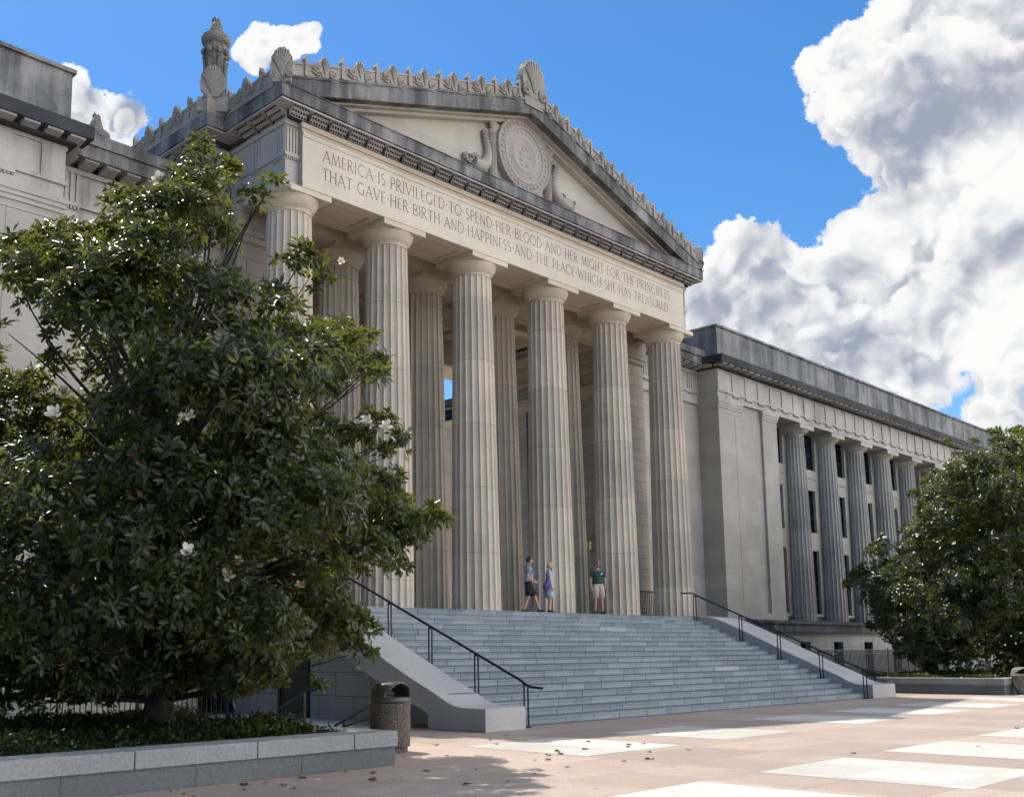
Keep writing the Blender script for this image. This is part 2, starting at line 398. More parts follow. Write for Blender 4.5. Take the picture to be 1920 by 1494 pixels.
def palmette(mb,w,h,z0=0,y0=-.05,th=.12,lobes=7):
    """fan leaf in the xz plane, front towards -y"""
    out=[]; 
    for i in range(25):
        t=i/24; a=math.pi*(1.12-1.24*t) ; r=1+.05*math.cos(lobes*2*math.pi*t)
        out.append((w*r*math.cos(a)*.98, z0+h*.40+h*.60*r*math.sin(a)*.98 if math.sin(a)>0 else z0+h*.40+h*.4*math.sin(a)))
    out=[( -w*.45,z0)]+out+[(w*.45,z0)] if False else [(-w*.42,z0)]+out+[(w*.42,z0)]
    mb.prism(out,'y',y0,y0+th)
    for i in range(lobes):
        a=math.radians(90+(i-(lobes-1)/2)*(130/lobes))
        L=h*.82*(1-.10*abs(i-(lobes-1)/2)/lobes*4*.5)
        p0=(0,y0-.015,z0+h*.12); p1=(w*.55*math.cos(a),y0-.035,z0+h*.42+h*.2*math.sin(a)); p2=(w*.9*math.cos(a),y0-.01,z0+h*.42+h*.52*math.sin(a))
        mb.tube([p0,p1,p2],[w*.05,w*.11,w*.10],6)
    return mb
def scroll(mb,cx,cz,r,y0,sg=1):
    pts=[]
    for i in range(26):
        t=i/25; a=sg*(t*2*math.pi*1.35)+math.pi/2; rr=r*(1-.68*t); pts.append((cx+rr*math.cos(a),y0,cz+rr*math.sin(a)))
    mb.tube(pts,[.055*r/.17]*26,6); mb.ball((cx,y0,cz),(r*.3,.04,r*.3),8,6)
def antefix_bm():
    mb=MB(); palmette(mb,.19,.66,0,-.02,.13,5)
    for sg in (-1,1): scroll(mb,sg*.31,.22,.15,-.02,sg); mb.tube([(sg*.18,-.02,.03),(sg*.32,-.03,.0),(sg*.47,-.02,.06)],.03,5)
    return mb
def rib_bm():
    mb=MB(); mb.prism([(-.045,0),(.045,0),(.045,.46),(.07,.5),(.03,.56),(0,.66),(-.03,.56),(-.07,.5),(-.045,.46)],'y',-.05,.10); return mb
antef_me=antefix_bm().mesh('antefix'); rib_me=rib_bm().mesh('crest_rib')
for me in (antef_me,rib_me): me.materials.append(MT['carved']); me.polygons.foreach_set('use_smooth',[True]*len(me.polygons)); me.set_sharp_from_angle(angle=.7)
def put(me,name,loc,rz=0,sc=1,shear=0):
    o=bpy.data.objects.new(name,me); COL.objects.link(o); o.parent=hall; o.location=loc; o.rotation_euler=(0,0,rz); o.scale=(sc,sc,sc); return o
for sg in (-1,1):
    for k in range(7):
        x=1.25+k*1.315; o=put(antef_me,'antefix',(sg*x,-1.225,ZT-SL*x-.01)); 
        x=.66+1.31+k*1.315-.04; put(rib_me,'crest_rib',(sg*x,-1.225,ZT-SL*x+.02))
    put(rib_me,'crest_rib',(sg*.72,-1.225,ZT-SL*.72+.02))
    rz=-math.pi/2 if sg<0 else math.pi/2
    put(antef_me,'antefix',(sg*10.605,.57,17.36),rz,.95); put(rib_me,'crest_rib',(sg*10.605,-.21,17.30),rz); put(rib_me,'crest_rib',(sg*10.605,1.36,17.30),rz)
    for k in range(5): put(antef_me,'antefix',(sg*11.205,3.38+k*1.66,17.37),rz,.97)
    for k in range(5): put(rib_me,'crest_rib',(sg*11.205,2.6+k*1.63,17.32),rz)
# acroteria
def acro(name,loc,w,h,rz=0,th=.3):
    mb=MB(); palmette(mb,w,h,0,-th/2,th,9); mb.box(-w*.8,w*.8,-th*.45,th*.45,-.34 if h>1.2 else -.08,h*.16)
    for sg in (-1,1): scroll(mb,sg*w*.72,h*.14,w*.34,-th*.5-.01,sg)
    me=mb.mesh(name); me.polygons.foreach_set('use_smooth',[True]*len(me.polygons)); me.set_sharp_from_angle(angle=.7)
    o=link(name,me,MT['carved'],hall,loc); o.rotation_euler=(0,0,rz); return o
acro('acroterion',(0,-1.16,ZT-.02),.60,1.42)
for sg in (-1,1): acro('acroterion',(sg*10.50,-1.08,17.24),.32,.93,sg*math.pi/4,.30)
# --- relief in the gable: round shield between fluted torches and horns of plenty
sh=MB(); ZC=18.72; R0=1.37
prof=[(0,-.80),(.52,-.80),(.55,-.825),(.62,-.825),(.66,-.795),(.92,-.79),(.96,-.83),(1.02,-.835),(1.06,-.80),(1.24,-.79),(1.30,-.84),(1.36,-.82),(R0,-.76),(R0,-.55)]
vs=[];fs=[];sg_=64
for r,y in prof:
    for k in range(sg_):
        a=2*math.pi*k/sg_; vs.append((r*math.cos(a),y,ZC+r*math.sin(a)))
for i in range(len(prof)-1):
    for k in range(sg_):
        k2=(k+1)%sg_; fs.append((i*sg_+k,(i+1)*sg_+k,(i+1)*sg_+k2,i*sg_+k2))
sh.add(vs,fs)
for k in range(34):
    a=2*math.pi*k/34; sh.ball((1.14*math.cos(a),-.80,ZC+1.14*math.sin(a)),(.075,.035,.075),7,5)
rr=random.Random(3)
for k in range(22):
    a=2*math.pi*k/22; sh.ball((.80*math.cos(a),-.795,ZC+.80*math.sin(a)),(.05,.022,.05),6,4)
for k in range(9): sh.ball((rr.uniform(-.38,.38),-.80,ZC+rr.uniform(-.38,.38)),(rr.uniform(.05,.12),.03,rr.uniform(.03,.08)),7,5)
shield=build('seal_medallion',sh,MT['relief'],hall,auto=40)
for sg in (-1,1):
    mb=MB(); xx=sg*1.45; mb.lathe([(.17,17.24),(.15,18.2),(.15,19.05),(.18,19.07),(.19,19.2),(.15,19.22)],xx,-.60,16,1,.8)
    for k in range(10):
        a=math.pi*k/9+math.pi; mb.tube([(xx+.16*math.cos(a),-.60+.125*math.sin(a),17.26),(xx+.145*math.cos(a),-.60+.115*math.sin(a),19.05)],.022,5)
    for k in range(5): mb.tube([(xx+(k-2)*.05,-.68,19.2),(xx+(k-2)*.09,-.72,19.4),(xx+(k-2)*.06+.03,-.68,19.62-.05*abs(k-2))],[.06,.07,.015],6)
    build('relief_torch',mb,MT['relief'],hall,auto=45)
    pts=[(sg*1.64,-.60,18.98),(sg*1.78,-.64,19.10),(sg*1.90,-.64,19.0),(sg*1.86,-.64,18.84),(sg*1.76,-.64,18.56),(sg*1.72,-.63,18.22),(sg*1.80,-.63,17.94),(sg*2.02,-.63,17.70),(sg*2.3,-.63,17.62),(sg*2.5,-.63,17.68)]
    mb=MB().tube(pts,[.03,.06,.09,.10,.12,.16,.20,.24,.26,.28],14)
    for k in range(16):
        t=.2+k*.045; i=int(t*9); p=Vector(pts[i]).lerp(Vector(pts[min(i+1,9)]),t*9-i); mb.ball((p.x,p.y-.02,p.z),(.10+.010*k,.10+.006*k,.022),8,5)
    rr=random.Random(5+sg)
    for k in range(34): mb.ball((sg*(2.40+rr.uniform(0,.50)),-.60+rr.uniform(-.12,.02),17.56+rr.uniform(-.20,.36)),rr.uniform(.045,.09),8,6)
    for k in range(5): mb.prism([(sg*(2.02+.1*k),17.82),(sg*(1.97+.1*k),18.04+.015*k),(sg*(2.09+.1*k),17.86)],'y',-.68,-.60)
    build('horn_of_plenty',mb,MT['relief'],hall,auto=50)
# --- stone torch on the roof corner
def stone_torch(loc,rz,sc):
    mb=MB(); seg=8
    prof=[(.50,-.2),(.46,.0),(.40,.1),(.38,.5),(.40,1.2),(.44,1.9),(.47,2.15)]
    mb.lathe(prof,0,0,8,.95,.95)
    for k in range(8):
        a=2*math.pi*(k+.5)/8; c,s_=math.cos(a),math.sin(a)
        mb.tube([(.41*c,.41*s_,.25),(.39*c,.39*s_,.9),(.42*c,.42*s_,1.45)],[.075,.06,.05],6)
        mb.ball((.455*c,.455*s_,1.78),(.10,.10,.14),8,6); mb.ball((.44*c,.44*s_,1.52),(.07,.07,.05),8,5)
        mb.tube([(.44*c,.44*s_,1.38),(.42*c,.42*s_,1.22)],[.05,.01],5)
    t=link('stone_torch',mb.mesh('stone_torch'),MT['torch'],hall,loc); t.rotation_euler=(0,0,rz); t.scale=(sc,)*3
    t.data.polygons.foreach_set('use_smooth',[True]*len(t.data.polygons)); t.data.set_sharp_from_angle(angle=.6)
    link('torch_bowl',MB().lathe([(.44,2.10),(.52,2.2),(.54,2.34),(.53,2.42),(.46,2.47),(.30,2.5),(.24,2.5)],0,0,28).mesh('torch_bowl'),MT['torch'],t)
    fl=MB().lathe([(.29,2.48),(.30,2.56),(.26,2.74),(.19,2.92),(.11,3.06),(.06,3.14)],0,0,14)
    q=random.Random(2)
    for k in range(16):
        a=q.uniform(0,6.28); r=q.uniform(.08,.2); z=2.55+q.uniform(0,.5); fl.tube([(r*math.cos(a),r*math.sin(a),z),(.75*r*math.cos(a+.5),.75*r*math.sin(a+.5),z+.18),(.3*r*math.cos(a+.9),.3*r*math.sin(a+.9),z+.3)],[.05,.045,.01],5)
    for a in (0.3,2.5,4.4): fl.tube([(0,0,3.1),(.05*math.cos(a),.05*math.sin(a),3.2),(.09*math.cos(a),.09*math.sin(a),3.25)],[.05,.03,.01],5)
    link('stone_flame',fl.mesh('stone_flame'),MT['torch'],t)
    p=MB(); palmette(p,.46,1.25,-.25,-.66,.24,9); link('torch_palmette',p.mesh('torch_palmette'),MT['carved'],t)
    link('torch_base',MB().box(-.55,.55,-.55,.55,-.75,-.2).mesh('torch_base'),MT['carved'],t)
    return t
for sg in (-1,1): stone_torch((sg*10.72,2.0,17.85),math.radians(-40 if sg<0 else 40),.80)
for sg in (-1,1): stone_torch((sg*10.6,9.9,17.62),math.radians(-40 if sg<0 else 40),.90)
# --- bronze lantern on the side wall
lt=build('wall_lantern',MB().box(9.14,9.3,3.74,3.98,6.3,6.45).lathe([(.03,6.28),(.12,6.22),(.13,5.85),(.05,5.75)],9.12,3.86,10),plain('brass lantern',(.45,.36,.18),.35,.6),hall)
# ------------------------------------------------------------------ carved roman capitals as strokes
K,k_=.105,.062
def arc(cx,cy,rx,ry,a0,a1,n=10): return [(cx+rx*math.cos(math.radians(a0+(a1-a0)*i/n)),cy+ry*math.sin(math.radians(a0+(a1-a0)*i/n))) for i in range(n+1)]
def st(x): return ([(x,0),(x,1)],K)
GL={ # letter: width, strokes (points, weight), serif spots
'A':(.82,[([(.02,0),(.40,1)],k_),([(.38,1),(.78,0)],K),([(.16,.34),(.66,.34)],k_)],[(.02,0),(.78,0)]),
'B':(.62,[st(.1),([(.1,1)]+arc(.30,.76,.22,.24,90,-90)+[(.1,.52)],k_*1.3),([(.1,.52)]+arc(.33,.26,.26,.26,90,-90)+[(.1,0)],k_*1.3)],[]),
'C':(.84,[(arc(.46,.5,.42,.5,48,312,16),k_*1.4)],[]),
'D':(.80,[st(.1),([(.1,1)]+arc(.32,.5,.44,.5,90,-90,14)+[(.1,0)],k_*1.35)],[]),
'E':(.54,[st(.1),([(.1,.985),(.48,.985)],k_),([(.1,.52),(.42,.52)],k_),([(.1,.015),(.50,.015)],k_)],[]),
'F':(.52,[st(.1),([(.1,.985),(.48,.985)],k_),([(.1,.52),(.42,.52)],k_)],[(.1,0)]),
'G':(.86,[(arc(.46,.5,.42,.5,48,300,16),k_*1.4),([(.74,.02),(.74,.42)],K)],[(.74,.42)]),
'H':(.80,[st(.1),st(.68),([(.1,.52),(.68,.52)],k_)],[(.1,0),(.1,1),(.68,0),(.68,1)]),
'I':(.26,[st(.12)],[(.12,0),(.12,1)]),
'L':(.54,[st(.1),([(.1,.015),(.50,.015)],k_)],[(.1,1)]),
'M':(.98,[([(.06,0),(.16,1)],k_),([(.16,1),(.47,.04)],K),([(.47,.04),(.78,1)],k_),([(.78,1),(.88,0)],K)],[(.06,0),(.88,0)]),
'N':(.82,[([(.1,0),(.1,1)],k_),([(.1,1),(.70,0)],K),([(.70,0),(.70,1)],k_)],[(.1,0),(.70,1)]),
'O':(.92,[(arc(.46,.5,.42,.5,90,450,22),k_*1.4)],[]),
'P':(.58,[st(.1),([(.1,1)]+arc(.30,.73,.24,.27,90,-90)+[(.1,.46)],k_*1.3)],[(.1,0)]),
'R':(.70,[st(.1),([(.1,1)]+arc(.30,.75,.22,.25,90,-90)+[(.1,.5)],k_*1.3),([(.28,.5),(.66,0)],K)],[(.1,0),(.64,0)]),
'S':(.54,[(arc(.27,.75,.20,.235,50,265,10)+arc(.27,.26,.22,.25,85,-130,10),k_*1.45)],[]),
'T':(.72,[st(.36),([(.02,.985),(.70,.985)],k_)],[(.36,0)]),
'U':(.80,[([(.1,1),(.1,.34)]+arc(.39,.32,.29,.31,180,360,10)+[(.68,1)],k_*1.3)],[(.1,1),(.68,1)]),
'V':(.78,[([(.02,1),(.38,0)],K),([(.38,0),(.74,1)],k_)],[(.02,1),(.74,1)]),
'W':(1.12,[([(.02,1),(.30,0)],K),([(.30,0),(.55,.96)],k_),([(.55,.96),(.80,0)],K),([(.80,0),(1.06,1)],k_)],[(.02,1),(1.06,1)]),
'.':(.34,[([(.13,.46),(.21,.54)],.09)],[]),' ':(.30,[],[])}
def letter_line(mb,text,x0,x1,z0,h,y,flip=1):
    tot=sum(GL[c][0]+.12 for c in text)-.12; sx=(x1-x0)/tot; x=0
    for c in text:
        w,strokes,serifs=GL[c]
        def quad(p,q,wt):
            a=Vector((x0+(x+p[0])*sx,z0+p[1]*h)); b=Vector((x0+(x+q[0])*sx,z0+q[1]*h)); d=(b-a)
            if d.length<1e-6: return
            d.normalize(); n=Vector((-d.y,d.x))*wt*h*.5; e=d*wt*h*.12
            mb.add([(v.x,y,v.y) for v in (a-n-e,b-n+e,b+n+e,a+n-e)],[(0,1,2,3)])
        for pts,wt in strokes:
            for p,q in zip(pts[:-1],pts[1:]): quad(p,q,wt)
        for s_ in serifs: quad((s_[0]-.11,s_[1]),(s_[0]+.11,s_[1]),.05)
        x+=w+.12
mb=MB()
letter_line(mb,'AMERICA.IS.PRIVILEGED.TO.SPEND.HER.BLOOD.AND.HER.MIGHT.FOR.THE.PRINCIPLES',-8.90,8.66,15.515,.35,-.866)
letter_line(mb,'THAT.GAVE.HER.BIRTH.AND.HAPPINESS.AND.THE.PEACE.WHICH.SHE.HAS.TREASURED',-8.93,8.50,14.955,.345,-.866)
build('lettering',mb,MT['dark_line'],panel)  # flat strokes; the shadow of carved letters is in their colour
# ------------------------------------------------------------------ front steps
YS,TR,RI=-7.798,.3697,.16
steps=thing('front_steps',(0,YS,0),'broad flight of grey granite steps rising to the columns','steps')
def granite_step_mat():
    m,N,b=new_mat('granite step blocks'); P=N.n('ShaderNodeNewGeometry').outputs['Position']
    sx=N.n('ShaderNodeSeparateXYZ'); N.set(sx.inputs[0],P); cb=N.n('ShaderNodeCombineXYZ')
    row=N.math('FLOOR',N.math('DIVIDE',N.math('SUBTRACT',sx.outputs[2],.02),RI))
    off=N.math('MULTIPLY',N.math('FRACT',N.math('MULTIPLY',row,.6180)),3.1)
    xx=N.math('DIVIDE',N.math('ADD',sx.outputs[0],N.math('ADD',off,40)),2.05)
    wob=N.n('ShaderNodeTexWhiteNoise'); c0=N.n('ShaderNodeCombineXYZ'); N.set(c0.inputs[0],N.math('FLOOR',xx)); N.set(c0.inputs[1],row); N.set(wob.inputs[0],c0.outputs[0])
    fr=N.math('FRACT',xx); j=N.math('LESS_THAN',fr,.013)
    split=N.math('LESS_THAN',N.math('ABSOLUTE',N.math('SUBTRACT',fr,N.math('MULTIPLY_ADD',wob.outputs[0],.5,.25))),.006)
    side=N.math('GREATER_THAN',fr,N.math('MULTIPLY_ADD',wob.outputs[0],.5,.25))
    w2=N.n('ShaderNodeTexWhiteNoise'); c1=N.n('ShaderNodeCombineXYZ'); N.set(c1.inputs[0],N.math('ADD',N.math('FLOOR',xx),N.math('MULTIPLY',side,.37))); N.set(c1.inputs[1],row); N.set(w2.inputs[0],c1.outputs[0])
    col=N.mix(N.ramp(w2.outputs[0],0,1),(.185,.222,.242,1),(.27,.305,.322,1))
    col=N.mix(N.math('MULTIPLY',N.math('GREATER_THAN',w2.outputs[0],.975),.6),col,(.46,.47,.47,1))
    n=N.noise(P,1.6,8,.66,.3); col=N.mix(N.math('MULTIPLY',N.ramp(n,.5,.75),.45),col,(.095,.115,.125,1))
    v=N.scale(P,(7,7,.6)); n2=N.noise(v,1.4,5,.6); col=N.mix(N.math('MULTIPLY',N.ramp(n2,.55,.75),.35),col,(.14,.155,.17,1))
    g=N.noise(P,38,3,.6); col=N.mix(N.math('MULTIPLY',N.ramp(g,.4,.65),.30),col,(.17,.18,.19,1))
    col=N.mix(N.math('MULTIPLY',N.math('MAXIMUM',j,split),.85),col,(.05,.055,.06,1))
    zf=N.math('FRACT',N.math('DIVIDE',N.math('ADD',sx.outputs[2],.0005),RI)); nz=N.n('ShaderNodeSeparateXYZ'); N.set(nz.inputs[0],N.n('ShaderNodeNewGeometry').outputs['Normal']); corner_shade=N.math('MULTIPLY',N.ramp(zf,.26,.10),N.math('LESS_THAN',nz.outputs[2],.5))
    col=N.mix(N.math('MULTIPLY',corner_shade,.78),col,(.03,.04,.047,1))  # shade line at the foot of each riser, put into the colour
    N.set(b.inputs['Base Color'],col); b.inputs['Roughness'].default_value=.7
    bp=N.n('ShaderNodeBump'); bp.inputs['Strength'].default_value=.3; bp.inputs['Distance'].default_value=.015; N.set(bp.inputs['Height'],N.noise(P,20,2,.65)); N.set(b.inputs['Normal'],bp.outputs[0])
    return m
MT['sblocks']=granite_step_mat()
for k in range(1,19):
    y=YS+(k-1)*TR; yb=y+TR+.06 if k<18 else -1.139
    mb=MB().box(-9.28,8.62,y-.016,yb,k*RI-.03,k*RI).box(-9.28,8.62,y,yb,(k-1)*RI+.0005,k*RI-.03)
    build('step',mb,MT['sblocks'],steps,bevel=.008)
build('core',MB().prism([(YS+.5,0),(-1.2,0),(-1.2,2.6),(-1.6,2.6)],'x',-8.6,8.6),MT['granite'],steps)
# cheek walls
top=[(-8.42,.475),(-7.75,.48),(-7.5,.52),(-7.25,.61),(-7.0,.735),(-6.3,1.03),(-5.0,1.62),(-3.6,2.28),(-3.1,2.50),(-2.75,2.66),(-2.4,2.79),(-2.0,2.88),(-1.5,2.915),(-1.1,2.92)]
for sg,lab in ((-1,'sloping granite cheek wall at the left side of the steps, behind the bin'),(1,'sloping granite cheek wall at the far right side of the steps')):
    a,b=(8.47,10.25) if sg>0 else (9.29,10.54)
    t=thing('cheek_wall',(sg*9.6,-7.2,0),lab,'wall')
    tp=[(max(y,-8.12) if sg>0 else y,z-.03 if (sg>0 and y<-7) else z) for y,z in top]
    bot=[(tp[0][0],0),(-6.72,0),(-6.72,.32),(-6.06,.58),(-5.26,.90),(-4.64,1.19),(-3.4,1.78),(-2.4,2.25),(-1.1,2.3)]
    build('sloping_block',MB().prism(tp+bot[::-1][:-1]+[bot[0]],'x',sg*a,sg*b),MT['cheek'],t,bevel=.012)
    build('lower_wall',MB().prism([(-6.9,0),(2.0,0),(2.0,2.86),(-1.0,2.86),(-1.05,2.31),(-2.4,2.26),(-3.4,1.79),(-4.64,1.2),(-6.06,.59),(-6.9,.25)],'x',sg*8.5,sg*9.66),MT['base'],t)
    if sg<0:
        build('slab_joint',MB().box(-10.2,-9.3,-7.02,-7.0,.70,.742),MT['black'],t)
        build('basement_door',MB().box(-9.70,-9.66,-1.35,-.25,0,2.15).box(-9.74,-9.66,-1.45,-1.35,0,2.25).box(-9.74,-9.66,-.25,-.15,0,2.25),MT['door'],t)
# handrails
def handrail(sg,lab):
    X=8.3 if sg>0 else -8.82; O=0 if sg>0 else -.08; t=thing('handrail',(X,-4.8,0),lab,'handrail')
    posts=[q+O for q in (-1.63,-3.5,-4.96,-6.47,-7.95)]
    def zt(y): return 2.88+.82+(y-O+1.63)*.437
    pts=[(X,-1.05,3.79),(X,-1.55,3.77),(X,-1.75,3.66)]+[(X,y+O,zt(y+O)) for y in (-2.4,-3.5,-4.96,-6.47,-7.75)]+[(X,-7.98+O,.90),(X,-8.12+O,.86),(X,-8.42+O,.84)]
    build('rail',MB().tube(pts,.03,10),MT['iron'],t,smooth=True)
    for y in posts:
        zb=max(0,math.floor((y-YS)/TR+1)*RI) if y>YS else 0
        p=MB(); ztop=zt(y) if y<-1.7 else 3.70
        for d in (-.055,.055): p.box(X-.014,X+.014,y+d-.014,y+d+.014,zb,ztop-.03)
        p.box(X-.05,X+.05,y-.10,y+.10,zb,zb+.02); p.box(X-.018,X+.018,y-.07,y+.07,ztop-.06,ztop-.02)
        build('post',p,MT['iron'],t)
handrail(-1,'black iron handrail on the left side of the steps'); handrail(1,'black iron handrail on the far right side of the steps')
t=thing('guard_railing',(9.3,1.1,H),'short black iron guard railing between the two rightmost columns','railing')
mb=MB().box(8.7,10.0,1.08,1.12,3.96,4.0).box(8.7,10.0,1.085,1.115,3.02,3.05)
for k in range(11): mb.box(8.72+k*.125,8.735+k*.125,1.09,1.11,H,3.97)
build('railing_panel',mb,MT['iron'],t)
def ramp_rail(name,lab,pts,posts,off=.35):
    t=thing(name,pts[0],lab,'handrail')
    build('rail',MB().tube(pts,.027,8),MT['iron'],t,smooth=True)
    build('lower_rail',MB().tube([(x,y,max(.05,z-off)) for x,y,z in pts[1:]],.022,8),MT['iron'],t,smooth=True)
    for x,y,z in posts: build('post',MB().box(x-.025,x+.025,y-.025,y+.025,0,z),MT['iron'],t)
ramp_rail('stair_handrail','black handrail leading down to the basement door behind the left planter',[(-12.5,-5.35,.86),(-12.5,-5.05,.86),(-12.5,-3.3,.12)],[(-12.5,-4.95,.8),(-12.5,-3.6,.24)])
ramp_rail('stair_handrail','black handrail behind the speckled bin beside the left planter',[(-12.5,-8.1,.86),(-12.5,-7.7,.82),(-12.5,-5.9,.10)],[(-12.5,-7.35,.66),(-12.5,-6.3,.24)])
ramp_rail('ramp_handrail','low black handrail behind the right cheek wall of the steps',[(11.3,-5.6,1.02),(11.3,-5.9,1.02),(11.3,-7.4,.80)],[(11.3,-5.8,1.0),(11.3,-7.0,.86)],.3)
# ------------------------------------------------------------------ wings
def wing(sg,xe,cols,lab,ww=True):
    w=thing('office_wing',(sg*16,1.2,0),lab,'building')
    X=lambda a:sg*a
    x0=15.53; Y=1.22
    # pavilion
    mb=MB().box(X(x0),X(17.5),Y,18,3.3,13.03).box(X(17.5),X(19.5),Y+.12,18,3.3,13.03).box(X(19.5),X(20.9),Y,3.4,3.3,13.03)
    mb.box(X(x0-.03),X(20.93),Y-.03,3.4,2.98,3.32)
    build('end_pavilion',mb,MT['ashlar'],w)
    j=MB().box(X(16.93),X(16.95),Y-.004,Y,3.3,12.5)
    cp=MB()
    for a,b in ((x0,17.5),(19.5,20.9)):
        e=0 if a>16 else 1
        for z0,z1,o in ((12.42,12.47,.02),(12.62,12.74,.035),(12.74,12.86,.07),(12.86,13.03,.10)): cp.box(X(a-o),X(b+o),Y-o,Y+2.0+ (16 if e else 0),z0,z1-.002)
    build('pilaster_cap',cp,MT['wcap'],w)
    build('slab_joint',j,MT['dark_line'],w)
    # entablature
    mb=MB().box(X(x0),X(xe),Y,3.3,13.032,13.37).box(X(x0),X(x0+4),3.3,18,13.032,14.4)
    mb.box(X(x0-.06),X(xe),Y-.06,3.3,13.37,13.47).box(X(x0-.06),X(x0+.5),3.3,18,13.371,13.471)
    mb.box(X(x0),X(xe),Y,3.3,13.47,14.46).box(X(x0-.05),X(xe),Y-.05,3.3,14.30,14.42)
    per=1.1767; nx=int((xe-x0)/per)
    for k in range(nx+1):
        a=24.15+per*(k-8)-.294
        if a<x0+.1: continue
        mb.box(X(a),X(a+.588),Y-.045,Y,13.47,14.30); mb.box(X(a),X(a+.588),Y-.075,Y,13.28,13.37)
        for q in range(6): mb.box(X(a+.02+q*.1),X(a+.07+q*.1),Y-.05,Y,13.24,13.28)
    for k in range(3): mb.box(X(x0-.04),X(x0),Y+.2+k*1.3,Y+.75+k*1.3,13.47,14.3)
    mb.box(X(x0),X(x0+.62),Y-.046,Y,13.471,14.301)
    build('entablature',mb,MT['frieze'],w)
    mu=MB()
    k=0; a=x0-.3
    while a<xe:
        mu.prism([(Y-.05,14.44),(Y-.52,14.50),(Y-.52,14.56),(Y-.05,14.56)],'x',X(a),X(a+.40)); a+=.588
    for k in range(6): mu.prism([(X(x0-.05),14.44),(X(x0-.5),14.50),(X(x0-.5),14.56),(X(x0-.05),14.56)],'y',Y+.1+k*.588,Y+.5+k*.588)
    build('mutule_course',mu,MT['mut'],w)
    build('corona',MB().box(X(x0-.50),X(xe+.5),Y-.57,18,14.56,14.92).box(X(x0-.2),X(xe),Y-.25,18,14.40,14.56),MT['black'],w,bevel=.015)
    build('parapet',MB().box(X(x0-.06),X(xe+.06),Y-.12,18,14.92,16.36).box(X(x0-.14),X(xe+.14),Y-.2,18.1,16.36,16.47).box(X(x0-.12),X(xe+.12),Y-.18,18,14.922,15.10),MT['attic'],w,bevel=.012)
    # recessed wall with windows and half columns
    yw=2.25
    if ww:
        piers=MB(); cx0=24.15
        zs=[(3.30,3.45),(6.75,7.70),(9.95,11.05)]
        hw=[(3.45,6.75,.84),(7.70,9.95,.80),(11.05,12.95,1.0)]
        nb=cols+1
        for z0,z1 in zs: piers.box(X(20.9),X(xe-5),yw,yw+.5,z0,z1)
        for i in range(nb+1):
            c=cx0+3.53*(i-1)
            for z0,z1,hwid in hw:
                l=cx0+3.53*(i-1)-1.765-(1.765-hwid); 
                a=c-(1.765-hwid); b=c+(1.765-hwid)
                a=max(a,20.9)
                if b>20.9: piers.box(X(a),X(min(b,xe-5)),yw+.001,yw+.5,z0,z1)
        build('window_wall',piers,MT['ashlar'],w)
        for i in range(nb):
            c=cx0+3.53*i-1.765
            for z0,z1,hwid in hw:
                f=build('window',MB().box(X(c-hwid),X(c+hwid),yw+.16,yw+.19,z0,z1),MT['glass'],w)
                fr=MB(); 
                for q in (-hwid+.03,-.02,hwid-.07): fr.box(X(c+q),X(c+q+.04),yw+.13,yw+.16,z0,z1)
                zz=z0+.8
                while zz<z1-.2: fr.box(X(c-hwid),X(c+hwid),yw+.132,yw+.159,zz,zz+.04); zz+=.85
                build('window_frame',fr,MT['door'],f)
            sl=MB().box(X(c-.95),X(c+.95),yw-.02,yw,10.55,10.60)
            build('spandrel_moulding',sl,MT['dark_line'],w)
        build('colonnade_soffit',MB().box(X(20.9),X(xe-5),1.9,2.75,13.034,13.1),MT['lime'],w)
        for i in range(cols):
            column(w,X(cx0+3.53*i),2.0,3.02,12.5,12.80,13.03,.66,.50,.76,MT['wshaft'],MT['wcap'])
        build('far_pavilion',MB().box(X(xe-5),X(xe),Y,18,2.98,13.03),MT['ashlar'],w)
    else:
        build('window_wall',MB().box(X(20.9),X(xe),yw,18,3.3,13.03),MT['ashlar'],w)
    # plinth ledge, basement
    build('plinth',MB().box(X(x0-.1),X(xe+.1),.92,18,2.45,2.98).box(X(x0-.16),X(xe+.16),.84,18,2.84,3.0),MT['plinth'],w,bevel=.01)
    bm=MB(); wl=[22.4+3.53*i for i in range(cols+1)] if ww else []
    xs=x0
    for c in wl:
        bm.box(X(xs),X(c-.52),1.1,1.6,0,2.0); xs=c+.52
    bm.box(X(xs),X(xe),1.1,1.6,0,2.0); bm.box(X(x0),X(xe),1.102,1.6,2.0,2.45)
    bm.box(X(x0),X(x0+.5),1.6,18,0,2.449)
    build('basement_wall',bm,MT['base'],w)
    for c in wl: build('basement_window',MB().box(X(c-.52),X(c+.52),1.4,1.45,0,2.0),MT['glass'],w)
    # link to the hall
    lk=MB().box(X(10.66),X(x0),2.3,10,3.2,13.03).box(X(10.66),X(x0),2.24,10,2.4,3.22).box(X(10.66),X(x0),2.26,10,0,2.4)
    build('link_wall',lk,MT['ashlar'],w)
    lk=MB().box(X(10.66),X(x0),2.25,10,13.032,14.45).box(X(10.66),X(x0),2.17,10,13.37,13.47).box(X(10.66),X(x0),2.18,10,14.28,14.42).box(X(10.66),X(x0),2.2,10,12.86,13.03)
    for a in (11.2,12.35,13.5,14.65):
        for k in range(3): lk.box(X(a+k*.16),X(a+k*.16+.1),2.2,2.25,13.47,14.28)
        for k in range(5): lk.box(X(a+k*.1),X(a+k*.1+.05),2.18,2.24,13.29,13.37)
    build('link_entablature',lk,MT['frieze'],w)
    mu=MB()
    for k in range(8): mu.prism([(2.2,14.44),(1.73,14.50),(1.73,14.56),(2.2,14.56)],'x',X(10.75+k*.6),X(11.15+k*.6))
    build('mutule_course',mu,MT['mut'],w)
